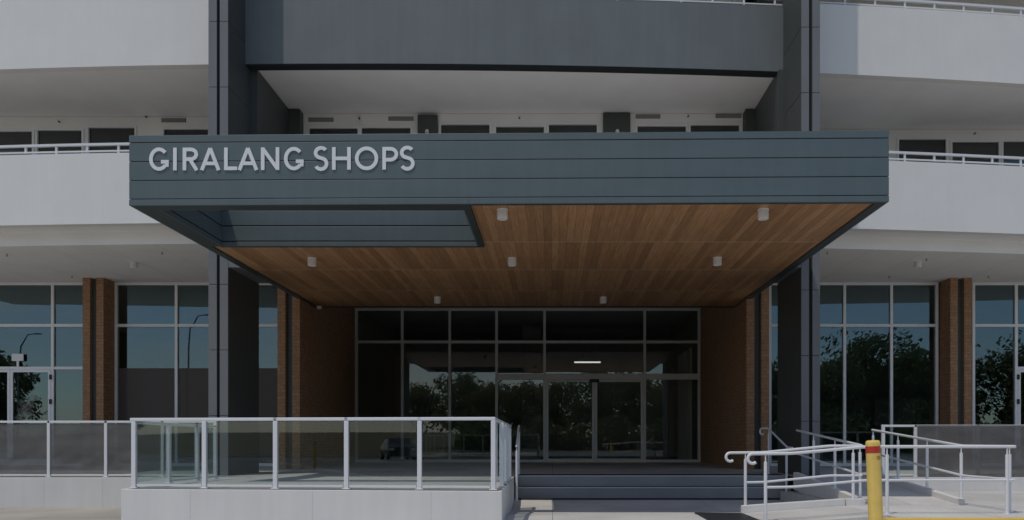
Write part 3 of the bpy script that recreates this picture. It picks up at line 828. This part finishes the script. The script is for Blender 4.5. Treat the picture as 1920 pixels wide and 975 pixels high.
# downlights ------------------------------------------------------------------
def downlight(x, y, z, label, group, rot=0):
    t = thing('downlight', (x, y, z), label, 'ceiling light', group)
    g = MB(); g.lathe((x, y, z), [(.092, 0), (.092, -.004), (.084, -.006), (.084, -.148), (.080, -.152), (.070, -.152), (.068, -.12)], 28)
    build('body', g, 'lampw', t, smooth=True)
    g = MB(); g.lathe((x, y, z), [(.066, -.118), (.066, -.124)], 24); build('lens', g, 'lens', t)
    return t
gr = 'downlights under the timber canopy soffit'
for px, py, lab in ((942, 393, 'white cylinder downlight on the timber soffit beside the roof opening, nearest row'),
                    (1431, 393, 'white cylinder downlight near the front right corner of the timber soffit'),
                    (585, 484, 'white cylinder downlight on the timber soffit behind the roof opening at left'),
                    (960, 484, 'white cylinder downlight in the centre of the timber soffit, middle row'),
                    (1345, 483, 'white cylinder downlight at the right end of the middle row'),
                    (820, 557, 'white cylinder downlight close to the glazing, left of the rear pair'),
                    (1131, 557, 'white cylinder downlight close to the glazing, right of the rear pair')):
    s = (CY - py) / ZS; downlight((px - CX) / s, F / s, ZS - .001, lab, gr)
gr = 'downlights under the white balcony soffits'
for px, py, lab in ((251, 492, 'white cylinder downlight on the white soffit left of the canopy'), (1721, 491, 'white cylinder downlight on the white soffit right of the canopy')):
    s = (CY - py) / ZG; downlight((px - CX) / s, F / s, ZG + .001, lab, gr)
t = thing('motion_sensor', (-6.3, 20.9, 3.64), 'small white box sensor at the rear left corner of the canopy', 'sensor')
g = MB(); g.box(-6.36, -6.25, 20.85, 20.95, 3.56, 3.637); build('housing', g, 'lampw', t, bevel=.01)
g = MB(); g.lathe((-6.305, 20.9, 3.56), [(.03, 0), (.02, -.02)], 12); build('lens', g, 'lens', t)
for px, lab in ((800, 'small white dome lamp on the left dark blade wall above the canopy'), (1158, 'small white dome lamp on the right dark blade wall above the canopy')):
    t = thing('wall_lamp', ((px - CX) / sC, YC - .1, 7.9), lab, 'wall lamp', 'dome lamps on the dark blade walls')
    g = MB(); c = Vector(t.location); s = F / (YC - .2); x = (px - CX) / s; z = (CY - 244.5) / s
    g.lathe((x, YC - .17, z), [(.05, -.05), (.05, 0), (.035, .03), (.012, .042)], 16); build('dome', g, 'lampw', t, smooth=True)
    g = MB(); g.box(x - .04, x + .04, YC - .13, YC - .102, z - .06, z); build('base', g, 'lampw', t)

# ------------------------------------------------------------------ balustrades
def balustrade(t, pts, h, zf, gap=.0, glass=True, posth=None, panel_gap=.05, m='balglass', shoe=True):
    """posts at pts, glass panels between, flat handrail above"""
    for (x, y) in pts:
        z = zf(x, y); g = MB(); g.box(x - .031, x + .031, y - .032, y + .025, z, z + h - .045)
        g.box(x - .055, x + .055, y - .05, y + .05, z - .002, z + .012)
        build('post', g, 'rail', t, bevel=.006)
    for (a, b) in zip(pts, pts[1:]):
        d = Vector((b[0] - a[0], b[1] - a[1])); L = d.length; d.normalize(); n = Vector((-d.y, d.x)) * .005
        p0 = Vector(a) + d * .045; p1 = Vector(b) - d * .045
        q = [p0 - n, p1 - n, p1 + n, p0 + n]; g = MB()
        z0, z1 = zf(*a), zf(*b)
        g.hexa([(q[0].x, q[0].y, z0 + .06), (q[1].x, q[1].y, z1 + .06), (q[2].x, q[2].y, z1 + .06), (q[3].x, q[3].y, z0 + .06),
                (q[0].x, q[0].y, z0 + h - .05), (q[1].x, q[1].y, z1 + h - .05), (q[2].x, q[2].y, z1 + h - .05), (q[3].x, q[3].y, z0 + h - .05)])
        build('glass_panel', g, m, t)
        if shoe:
            g = MB(); n2 = n * 4; q = [p0 - n2, p1 - n2, p1 + n2, p0 + n2]
            g.hexa([(q[k].x, q[k].y, (z0 if k in (0, 3) else z1) + .03) for k in range(4)] + [(q[k].x, q[k].y, (z0 if k in (0, 3) else z1) + .056) for k in range(4)])
            build('bottom_rail', g, 'rail', t)
def flatrail(t, pts, z, w=.03, th=.045):
    g = MB()
    for (a, b) in zip(pts, pts[1:]):
        d = Vector((b[0] - a[0], b[1] - a[1])).normalized(); n = Vector((-d.y, d.x)) * w
        A_, B_ = Vector(a) - d * w, Vector(b) + d * w
        q = [A_ - n, B_ - n, B_ + n, A_ + n]
        g.hexa([(p.x, p.y, z - th) for p in q] + [(p.x, p.y, z) for p in q])
    build('handrail', g, 'rail', t, bevel=.008)
def plz(x, y): return -.672 - max(0, y - 10.9) * .0128
t = thing('glass_balustrade', (-3.3, 10.75, -.67), 'clear glass balustrade with white posts on the front plinth', 'balustrade', 'white post and glass balustrades')
fp = []
for px in (252, 384, 517, 650, 787, 925):
    u = (px - CX) / F; Y = (10.98 - .0885 * 5.95) / (1 + .0885 * u); fp.append((u * Y, Y))
HR = .99
balustrade(t, fp, HR, plz)
flatrail(t, [(fp[0][0] - .02, fp[0][1])] + fp[1:], -.672 + HR + .002)
rp = [fp[-1], (-.755, 11.45), (-.765, 12.4), (-.775, 13.3), (-.785, 14.15)]
balustrade(t, rp[1:], HR, plz)
d_ = MB()
for a, b in ((rp[0], rp[1]),):
    g = MB(); g.box(a[0] - .005, a[0] + .005, a[1] + .05, b[1] - .05, -.6, .26); build('glass_panel', g, 'balglass', t)
g = MB(); g.hexa([(fp[-1][0] - .03, fp[-1][1] + .03, .275), (fp[-1][0] + .03, fp[-1][1] + .03, .275), (-.755, 14.2, .24), (-.815, 14.2, .24),
                  (fp[-1][0] - .03, fp[-1][1] + .03, .318), (fp[-1][0] + .03, fp[-1][1] + .03, .318), (-.755, 14.2, .283), (-.815, 14.2, .283)])
build('handrail', g, 'rail', t, bevel=.008)
lp = [fp[0], (-6.2, 12.5), (-6.25, 13.6), (-6.3, 14.45)]
balustrade(t, lp[1:], HR, plz)
a, b = lp[0], lp[1]
g = MB(); g.hexa([(a[0] - .005, a[1] + .05, -.6), (a[0] + .005, a[1] + .05, -.6), (b[0] + .005, b[1] - .05, -.6), (b[0] - .005, b[1] - .05, -.6),
                  (a[0] - .005, a[1] + .05, .26), (a[0] + .005, a[1] + .05, .26), (b[0] + .005, b[1] - .05, .26), (b[0] - .005, b[1] - .05, .26)]); build('glass_panel', g, 'balglass', t)
flatrail(t, [(lp[0][0], lp[0][1] + .06)] + lp[1:], .285)
t = thing('glass_balustrade', (-9, 15.72, TF), 'set back glass balustrade at the left with grey plastic sheet behind it', 'balustrade', 'white post and glass balustrades')
bp = [(x, 15.72) for x in (-13.72, -12.56, -11.4, -10.23, -9.07, -7.92, -6.85)]
balustrade(t, bp, 1.14, lambda x, y: TF + .0)
flatrail(t, bp, TF + 1.142)
t = thing('glass_balustrade', (9, 15.82, TF), 'glass balustrade behind the ramp at the right with grey sheet on it', 'balustrade', 'white post and glass balustrades')
bp = [(x, 15.82) for x in (6.76, 7.42, 8.7, 10.0, 11.3, 12.6)]
balustrade(t, bp, 1.06, lambda x, y: TF)
flatrail(t, bp, TF + 1.062)

# plastic sheets ---------------------------------------------------------------
def sheet(name, label, x0, x1, y, ztop, zbot, fold, sag, m='sheet', nx=70, nz=26):
    g = MB(); rnd = random.Random(int(abs(x0) * 10))
    ph = [rnd.uniform(0, 6.3) for _ in range(8)]
    for j in range(nz + 1):
        for i in range(nx + 1):
            u, v = i / nx, j / nz; x = x0 + (x1 - x0) * u; zb_ = zbot(u); zt_ = ztop(u)
            z = zt_ + (zb_ - zt_) * v
            d = fold * (math.sin(x * 2.1 + z * 3.2 + ph[0]) * .5 + math.sin(x * 5.3 - z * 4.4 + ph[1]) * .28 + math.sin(x * 9.7 + z * 9 + ph[2]) * .14)
            d += sag(u, v)
            g.v.append((x, y + d * (.25 + v), z + .012 * math.sin(x * 4 + ph[3]) * v))
    for j in range(nz):
        for i in range(nx):
            a = j * (nx + 1) + i; g.f.append((a, a + 1, a + nx + 2, a + nx + 1))
    o = build(name, g, m, loc=(0.5 * (x0 + x1), y, TF), smooth=True)
    return tag(o, label, 'plastic sheet', 'grey plastic sheets on the balustrades')
def crease(u, v):     # hanging folds fanning out from the tied upper corners
    r1 = math.hypot((u - .02) * 6, v + .15); r2 = math.hypot((u - .97) * 6, v - .1)
    return .006 * math.sin(r1 * 9 + 2 * v) * math.exp(-r1 * .35) + .009 * math.sin(r2 * 11) * math.exp(-r2 * .5) + .004 * math.sin(u * 60 + v * 14 + math.sin(v * 9))
sheet('plastic_sheet', 'wrinkled grey plastic sheet covering the left balustrade glass', -13.7, -7.78, 15.7055,
      lambda u: .34 if u < .9 else .34 - (u - .9) * 2.2, lambda u: TF + .05 if u < .8 else TF + .05 + (u - .8) * .5, .0, lambda u, v: crease(u, v) * .75, nx=150, nz=44)
sheet('plastic_sheet', 'flat grey plastic sheet hung over the balustrade at the far right', 7.44, 12.7, 15.765,
      lambda u: .315, lambda u: -.93, .012, lambda u, v: 0, 'mesh')

# ------------------------------------------------------------------ ramp, handrails
t = thing('access_ramp', (5.7, 13.9, -1.03), 'pale concrete switchback access ramp with kerbs leading up to the terrace', 'ramp')
g = MB(); g.hexa([(3.0, 10.6, -1.3), (4.618, 10.6, -1.3), (4.618, 12.2, -1.3), (3.0, 12.2, -1.3), (3.0, 10.6, -1.144), (4.618, 10.6, -1.026), (4.618, 12.2, -1.026), (3.0, 12.2, -1.144)])
build('lower_slope', g, 'pave', t)
g = MB(); g.hexa([(4.97, 12.3, -1.3), (6.5, 12.3, -1.3), (6.5, 15.69, -1.3), (4.97, 15.69, -1.3), (4.97, 12.3, -1.027), (6.5, 12.3, -1.027), (6.5, 15.69, TF - .002), (4.97, 15.69, TF - .002)])
build('upper_slope', g, 'pave', t)
def kerb(p0, p1, w_, h_):
    g = MB(); a, b = Vector(p0), Vector(p1); d = (b - a); d.z = 0; d.normalize(); n = Vector((-d.y, d.x, 0)) * w_ / 2
    up = Vector((0, 0, h_)); dn = Vector((0, 0, -.25))
    g.hexa([a - n + dn, b - n + dn, b + n + dn, a + n + dn, a - n + up, b - n + up, b + n + up, a + n + up]); build('kerb', g, 'plinth', t, bevel=.008)
kerb((3.0, 12.27, -1.13), (4.62, 12.27, -1.02), .12, .10)
kerb((4.64, 12.27, -1.02), (4.88, 12.27, -1.02), .12, .10)
kerb((4.93, 12.32, -1.03), (4.93, 15.66, TF), .11, .10)
kerb((6.52, 12.32, -1.03), (6.52, 15.66, TF), .11, .10)
def rails(t, path, zlow, posts, r=.022, curl=None, curl_end=None):
    """path: top rail points; zlow: offset of the lower rail; posts: (x, y, zbase, ztop)"""
    p = [Vector(q) for q in path]
    # soften corners
    def soft(p):
        out = [p[0]]
        for i in range(1, len(p) - 1):
            a, b = (p[i - 1] - p[i]), (p[i + 1] - p[i]); k = min(.09, a.length * .3, b.length * .3)
            A_, B_ = p[i] + a.normalized() * k, p[i] + b.normalized() * k
            for q in range(6):
                u = q / 5; out.append(A_ * (1 - u) ** 2 + p[i] * 2 * u * (1 - u) + B_ * u ** 2)
        out.append(p[-1]); return out
    top = soft(p) if len(p) > 2 else p
    def hook(end, dirv):
        rr = .068; c = end + Vector((0, 0, -rr)); out = []
        for k in range(1, 12):
            a = R(90 + k * 20); out.append(c + dirv * (-rr * math.cos(a)) * 1 + Vector((0, 0, rr * math.sin(a))))
        return out
    full = list(top)
    if curl:
        dv = (p[0] - p[1]); dv.z = 0; dv.normalize()
        full = list(reversed(hook(p[0], dv))) + full
    if curl_end:
        dv = (p[-1] - p[-2]); dv.z = 0; dv.normalize()
        full = full + hook(p[-1], dv)
    g = MB(); g.tube(full, r, 12); build('top_rail', g, 'rail', t, smooth=True)
    if zlow:
        low = [q - Vector((0, 0, zlow)) for q in top if not curl or q.x > posts[0][0] + .02]
        low = [Vector((posts[0][0], low[0].y, p[0].z - zlow))] + low if curl else low
        g = MB(); g.tube(low, .019, 10); build('lower_rail', g, 'rail', t, smooth=True)
    for (x, y, zb, zt) in posts:
        g = MB(); g.tube([(x, y, zb), (x, y, zt - .11)], .024, 12); g.tube([(x, y, zt - .11), (x, y, zt - .005)], .010, 8)
        g.lathe((x, y, zb), [(.055, 0), (.055, .01)], 14); build('post', g, 'rail', t, smooth=True)
HG = 'white tubular handrails of the ramp and steps'
zA, zB_ = -.185, -.085
t = thing('ramp_handrail', (5, 10.85, -1.1), 'long white two-rail handrail along the front of the ramp, turning up its right side', 'handrail', HG)
rails(t, [(2.80, 10.82, zA), (3.35, 10.82, zA + .005), (4.4, 10.82, zB_), (6.5, 10.82, zB_), (6.5, 12.26, zB_), (6.5, 15.72, zB_ + .30)], .47,
      [(2.98, 10.82, -1.145, zA), (4.68, 10.82, -1.03, zB_), (6.36, 10.82, -1.03, zB_), (6.5, 11.0, -1.03, zB_), (6.5, 12.3, -.93, zB_), (6.5, 13.42, -.83, zB_ + .105), (6.5, 14.55, -.73, zB_ + .20), (6.5, 15.68, -.64, zB_ + .30)], curl=True)
t = thing('ramp_handrail', (4, 12.27, -1.1), 'white two-rail handrail with curled end along the inner side of the lower ramp', 'handrail', HG)
rails(t, [(2.82, 12.27, zA - .01), (3.35, 12.27, zA - .005), (4.4, 12.27, zB_), (4.93, 12.27, zB_), (4.93, 15.6, zB_ + .29)], .47,
      [(3.06, 12.27, -1.05, zA), (4.77, 12.27, -.93, zB_), (4.93, 12.4, -.93, zB_ + .01), (4.93, 13.5, -.83, zB_ + .105), (4.93, 14.6, -.74, zB_ + .20)], curl=True)
t = thing('step_handrail', (4.75, 16.3, -1.2), 'white sloping handrail with curled ends at the right of the steps', 'handrail', HG)
rails(t, [(4.66, 17.2, .27), (4.74, 17.0, .27), (4.78, 15.75, -.14), (4.84, 15.6, -.15)], 0, [(4.74, 16.95, TF, .26), (4.78, 15.8, -1.2, -.13)], curl=True)
t = thing('step_handrail', (-.72, 16.3, -1.2), 'white sloping handrail beside the plinth at the left of the steps', 'handrail', HG)
rails(t, [(-.735, 17.1, .32), (-.735, 16.9, .32), (-.725, 15.7, -.10), (-.725, 15.5, -.11)], 0, [(-.735, 16.85, TF, .30), (-.725, 15.66, -1.22, -.09)])

# ------------------------------------------------------------------ bollards
def bollard(x, y, lean, label):
    t = thing('bollard', (x, y, -1.3), label, 'bollard', 'yellow bollards with a red band')
    c = (x, y, -1.3); H = 1.305
    def part(name, prof, m):
        g = MB(); g.lathe(c, prof, 32); return build(name, g, m, t, smooth=True)
    r = .0735
    part('sleeve', [(r + .004, 0), (r, .03), (r, H - .136)], 'yellow')
    part('band', [(r + .0015, H - .1355), (r + .0015, H - .0645)], 'red')
    part('cap', [(r, H - .064), (r + .001, H - .035), (r - .004, H - .014), (r - .016, H - .003), (.02, H)], 'yellow')
    g = MB()
    for i in range(4):
        a0, a1 = R(-86 + i * 9), R(-86 + (i + 1) * 9); rr = r + .0015
        g.quad((x + rr * math.cos(a0), y + rr * math.sin(a0), -1.3 + H - .205), (x + rr * math.cos(a1), y + rr * math.sin(a1), -1.3 + H - .205),
               (x + rr * math.cos(a1), y + rr * math.sin(a1), -1.3 + H - .165), (x + rr * math.cos(a0), y + rr * math.sin(a0), -1.3 + H - .165))
    build('sticker', g, 'sticker', t)
    t.rotation_euler = (0, lean, 0)
    return t
bollard(3.445, 8.2, R(-2.2), 'yellow bollard with red band leaning in front of the ramp')
b_ = bollard(-15.0, -12, 0, 'upright yellow bollard with red band across the road from the plinth')

# ------------------------------------------------------------------ small shop details
t = thing('exit_box', (-15.35, 22.15, 2.1), 'small white box fitting mounted above the far left shop door', 'light fitting')
s = F / 22.13
x, z = (31 - CX) / s, (CY - 670) / s
g = MB(); g.box(x - .17, x + .17, 22.165, 22.2, z - .10, z + .11); build('housing', g, 'lampw', t, bevel=.015)
g = MB(); g.box(x - .03, x + .03, 22.175, 22.195, z - .26, z - .102); build('bracket', g, 'frame', t)
t = thing('batten_light', (1.5, 31, 3.2), 'long lit batten light inside above the entrance doors', 'light fitting')
s = F / 31.0; x0, x1, z = (1077 - CX) / s, (1126 - CX) / s, (CY - 679) / s
g = MB(); g.box(x0, x1, 31, 31.08, z - .025, z + .02); build('tube', g, 'lampon', t)
g = MB(); g.box(x0 - .02, x1 + .02, 30.98, 31.1, z + .022, z + .06); g.box((x0 + x1) / 2 - .01, (x0 + x1) / 2 + .01, 31.03, 31.05, z + .06, 4.56); build('housing', g, 'lampw', t)
t = thing('notice', (-.7, 30.58, 1.5), 'small red framed notice on the pale column inside the entrance', 'notice')
s = F / 30.58; x, z = (996 - CX) / s, (CY - 739) / s
g = MB(); g.box(x - .1, x + .1, 30.585, 30.597, z - .13, z + .13); build('board', g, 'red', t)
g = MB(); g.box(x - .07, x + .07, 30.575, 30.583, z - .1, z + .1); build('paper', g, 'column', t)
def cross_film(px, py, yd, label, k=1.0):
    s = F / yd; cx_, cz = (px - CX) / s, (CY - py) / s
    g = MB(); n = 14
    for ang, L, wd in ((52, .85, .17), (-48, .6, .15), (20, .5, .13)):
        d = Vector((math.cos(R(ang)), 0, math.sin(R(ang)))); q = Vector((-d.z, 0, d.x)); i0 = len(g.v)
        for i in range(n + 1):
            u = i / n - .5; w_ = wd * (1 + .25 * math.sin(i * 1.9 + ang)) * k
            for sgn in (-1, 1):
                p = d * (u * L * k) + q * (sgn * w_ / 2)
                g.v.append((cx_ + p.x, yd - .02 - .015 * abs(math.sin(i * 2.3 + ang)) - .004 * (ang > 0), cz + p.z))
        for i in range(n): g.f.append((i0 + 2 * i, i0 + 2 * i + 1, i0 + 2 * i + 3, i0 + 2 * i + 2))
    o = build('door_wrap', g, 'wrap', loc=(cx_, yd, cz), smooth=True)
    tag(o, label, 'plastic wrap', None)
cross_film(50, 765, YG - .02, 'crumpled translucent wrap strips crossed on the far left shop door')

# ------------------------------------------------------------------ the street behind the viewpoint (seen in the glass)
def tree_mesh(seed, h, wd, nl, leafm):
    rnd = random.Random(seed); tr = MB(); lf = MB()
    pts = [(0, 0, 0), (rnd.uniform(-.15, .15), rnd.uniform(-.15, .15), h * .18), (rnd.uniform(-.3, .3), rnd.uniform(-.3, .3), h * .42)]
    tr.tube(pts, h * .028, 8, h * .014)
    clumps = []
    for i in range(38):
        a = rnd.uniform(0, 6.283); rr = wd * rnd.uniform(.15, .85) ; z = h * rnd.uniform(.28, .92)
        rr *= math.sqrt(max(.1, 1 - ((z / h - .55) / .5) ** 2))
        c = Vector((math.cos(a) * rr, math.sin(a) * rr, z)); clumps.append((c, wd * rnd.uniform(.14, .42)))
        tr.tube([pts[-1], tuple(Vector(pts[-1]).lerp(c, .5) + Vector((0, 0, .3))), tuple(c)], h * .009, 6, h * .003)
    for _ in range(nl):
        c, r = rnd.choice(clumps)
        d = Vector((rnd.gauss(0, 1), rnd.gauss(0, 1), rnd.gauss(0, .8))).normalized() * r * rnd.uniform(.3, 1.05) ** .6
        p = c + d; n = Vector((rnd.gauss(0, 1), rnd.gauss(0, 1), rnd.gauss(0, 1))).normalized(); u = n.orthogonal().normalized(); v = n.cross(u); k = rnd.uniform(.10, .22)
        lf.quad(p - u * k - v * k * .5, p + u * k - v * k * .5, p + u * k + v * k * .5, p - u * k + v * k * .5)
    return tr, lf
protos = []
for i, (h, wd, nl, lm) in enumerate(((11, 5.4, 7000, 'leaf1'), (9, 4.6, 6500, 'leaf2'))):
    trk, lf = tree_mesh(31 + i, h, wd, nl, lm)
    root = thing('tree', (0, 0, 0), 'tree', 'tree', 'trees on the bank across the road')
    build('trunk', trk, 'bark', root, smooth=True); build('crown', lf, lm, root)
    protos.append(root)
spots = [(0, 36, -42, 1.2, 'tallest tree of the dense clump at the right end of the bank'), (1, 30, -40, 1.05, 'olive tree beside the tallest of the right clump'),
         (0, 44, -46, 1.1, 'dark tree directly behind the right clump'), (1, 52, -42, 1.15, 'wide olive tree towards the right end of the bank'), (0, 60, -49, 1.2, 'farthest right dark tree on the bank'),
         (1, 41, -38, .8, 'small olive tree before the right clump'), (0, 23, -46, .95, 'dark tree just right of the street centre'), (1, 15, -44, .85, 'short olive tree facing the steps'),
         (0, 6, -48, .95, 'dark tree facing the entrance doors'), (1, -3, -46, .9, 'olive tree facing the stair edge of the plinth'), (0, -12, -48, .9, 'dark tree facing the front plinth'),
         (1, -62, -40, 1.15, 'tall olive tree at the left end of the bank'), (0, -53, -46, .5, 'low dark tree beside the left street lamp'), (1, -20, -50, .85, 'olive tree behind the parked car'),
         (0, -70, -44, 1.0, 'farthest left dark tree on the bank'), (1, 0, -54, 1.0, 'olive tree at the very back of the bank'), (0, 68, -43, 1.0, 'lone dark tree past the right end of the clump'), (1, 11, -55, 1.1, 'big olive tree at the back, right of centre'),
         (1, -16, -43, .85, 'olive tree beside the parked car, right of it'), (1, -8, -42, .8, 'short olive tree facing the middle of the glass balustrade'), (1, 25, -50, 1.1, 'olive tree behind the rounded shrub'),
         (1, 36, -52, 1.2, 'tall olive tree behind the dense clump'), (1, 47, -54, 1.25, 'olive tree at the back of the right end'), (1, 20, -58, 1.2, 'rearmost olive tree, right of centre'), (1, -9, -57, 1.0, 'rearmost olive tree, left of centre')]
for n_, (k, x, y, s_, lab) in enumerate(spots):
    r = protos[k] if n_ < 2 else copy_tree(protos[k])
    r.location = (x, y, -.9); r.scale = (s_,) * 3; r.rotation_euler = (0, 0, n_ * 1.3); r['label'] = lab
rnd = random.Random(5); lf = MB(); st = MB()
for q in range(5): st.tube([(0, 0, 0), (math.cos(q * 1.26) * .5, math.sin(q * 1.26) * .5, 1.0), (math.cos(q * 1.26) * 1.1, math.sin(q * 1.26) * .9, 1.9)], .05, 6, .015)
for q in range(4200):
    cx_, cy_, cz_, rr = rnd.choice([(0, 0, 1.6, 1.5), (1.5, .2, 1.2, 1.2), (-1.6, 0, 1.3, 1.3), (.6, -.3, 2.3, 1.1), (-2.6, .2, .8, .9), (2.6, 0, .7, .8), (0, 0, .6, 1.6)])
    d = Vector((rnd.gauss(0, 1), rnd.gauss(0, 1), rnd.gauss(0, 1))).normalized() * rr * rnd.uniform(.3, 1.05) ** .6
    p = Vector((cx_, cy_, max(.12, cz_ + d.z))) + Vector((d.x, d.y, 0)); n = Vector((rnd.gauss(0, 1), rnd.gauss(0, 1), rnd.gauss(0, 1))).normalized(); u = n.orthogonal().normalized(); v = n.cross(u); k = rnd.uniform(.07, .15)
    lf.quad(p - u * k - v * k * .5, p + u * k - v * k * .5, p + u * k + v * k * .5, p - u * k + v * k * .5)
bush = thing('shrub', (0, 0, 0), 'shrub', 'shrub', 'shrubs along the foot of the bank')
build('stem', st, 'bark', bush, smooth=True); build('foliage', lf, 'leaf1', bush)
bs = [(20, -37, 1.2, 'rounded shrub at the right of the entrance axis'), (13, -38, 1.0, 'shrub facing the steps, beside the rounded one'), (6.5, -37.5, 1.25, 'broad shrub straight opposite the sliding doors'), (-.5, -38, 1.1, 'shrub opposite the left door leaf'),
      (-7.5, -37.5, 1.2, 'shrub opposite the stair end of the plinth'), (27, -38, 1.3, 'large shrub below the olive tree at right'), (34, -37, 1.2, 'shrub at the foot of the tallest tree'), (41, -37.5, 1.3, 'shrub before the right clump of trees'),
      (48.5, -38, 1.2, 'shrub towards the right end of the kerb'), (56, -37.5, 1.3, 'last shrub at the far right of the kerb'), (-14, -38.5, 1.3, 'shrub just right of the parked car'), (30.5, -36.6, 1.5, 'tall shrub between the two shrubs at right'), (38, -36.8, 1.6, 'biggest shrub, before the small olive tree')]
for n_, (x, y, s_, lab) in enumerate(bs):
    r = bush if n_ == 0 else copy_tree(bush)
    r.location = (x, y, -1.1); r.scale = (s_ * 1.25, s_, s_); r.rotation_euler = (0, 0, n_ * 3.3); r['label'] = lab
def lamp_post(x, y, h, label):
    t = thing('street_lamp', (x, y, -1.2), label, 'street lamp', 'street lamps across the road')
    g = MB(); g.tube([(x, y, -1.2), (x, y, h * .75 - 1.2), (x + .15, y, h * .9 - 1.2), (x + .9, y, h - 1.2), (x + 1.7, y, h - 1.1)], .1, 10, .05); build('pole', g, 'pole', t, smooth=True)
    g = MB(); g.box(x + 1.6, x + 2.3, y - .15, y + .15, h - 1.17, h - 1.05); build('lamp_head', g, 'pole', t, bevel=.03)
lamp_post(-39, -38, 14.5, 'tall grey street lamp across the road, nearer one')
lamp_post(-57, -38, 12.5, 'tall grey street lamp across the road beside the left trees')
# parked car
def parked_car(x, y, rz, label):
    t = thing('parked_car', (0, 0, 0), label, 'car')
    prof = [(-2.15, .35), (-2.2, .75), (-2.05, .95), (-1.35, 1.02), (-.75, 1.42), (.75, 1.46), (1.5, 1.05), (2.1, .92), (2.2, .6), (2.15, .32)]
    g = MB(); n = len(prof)
    secs = [(-.88, .86, .93), (-.86, .97, .98), (-.62, 1.0, 1.0), (.62, 1.0, 1.0), (.86, .97, .98), (.88, .86, .93)]
    for (yy, kx, kz) in secs:
        for (a, z) in prof:
            inset = .82 if z > 1.1 else 1
            g.v.append((a * (kx if z < 1.1 else kx * .98), yy * inset, .3 + (z - .3) * kz))
    for j in range(len(secs) - 1):
        for i in range(n): a = j * n + i; b = j * n + (i + 1) % n; g.f.append((a, b, b + n, a + n))
    g.f.append(tuple(range(n))); g.f.append(tuple((len(secs) - 1) * n + i for i in range(n))[::-1])
    build('body', g, 'car', t, smooth=True, bevel=.02)
    g = MB()
    for sgn in (-1, 1):
        g.hexa([(-1.2, sgn * .84, 1.0), (1.3, sgn * .84, 1.0), (1.3, sgn * .80, 1.0), (-1.2, sgn * .80, 1.0), (-.7, sgn * .75, 1.36), (.7, sgn * .75, 1.38), (.7, sgn * .70, 1.38), (-.7, sgn * .70, 1.36)])
    g.hexa([(1.46, -.7, 1.07), (1.46, .7, 1.07), (1.40, .7, 1.07), (1.40, -.7, 1.07), (.86, -.62, 1.42), (.86, .62, 1.42), (.78, .62, 1.42), (.78, -.62, 1.42)])
    build('window', g, 'carglass', t)
    for (wx, wy) in ((-1.35, -.82), (1.35, -.82), (-1.35, .82), (1.35, .82)):
        g = MB(); g.tube([(wx, wy - .1, .32), (wx, wy + .1, .32)], .32, 24); wq = build('wheel', g, 'tyre', t, smooth=True)
        g = MB(); sg = 1 if wy > 0 else -1; g.tube([(wx, wy + sg * .095, .32), (wx, wy + sg * .115, .32)], .2, 18); build('rim', g, 'rim', wq)
    for sgn in (-1, 1):
        g = MB(); g.box(2.08, 2.17, sgn * .7 - .16, sgn * .7 + .16, .68, .82); build('headlight', g, 'lampw', t, bevel=.02)
        g = MB(); g.box(-2.2, -2.12, sgn * .7 - .14, sgn * .7 + .14, .72, .9); build('tail_light', g, 'redlamp', t, bevel=.02)
    t.location = (x, y, -1.3); t.rotation_euler = (0, 0, rz)
parked_car(-16.9, -27, R(60), 'dark blue hatchback parked on the road facing the shops')
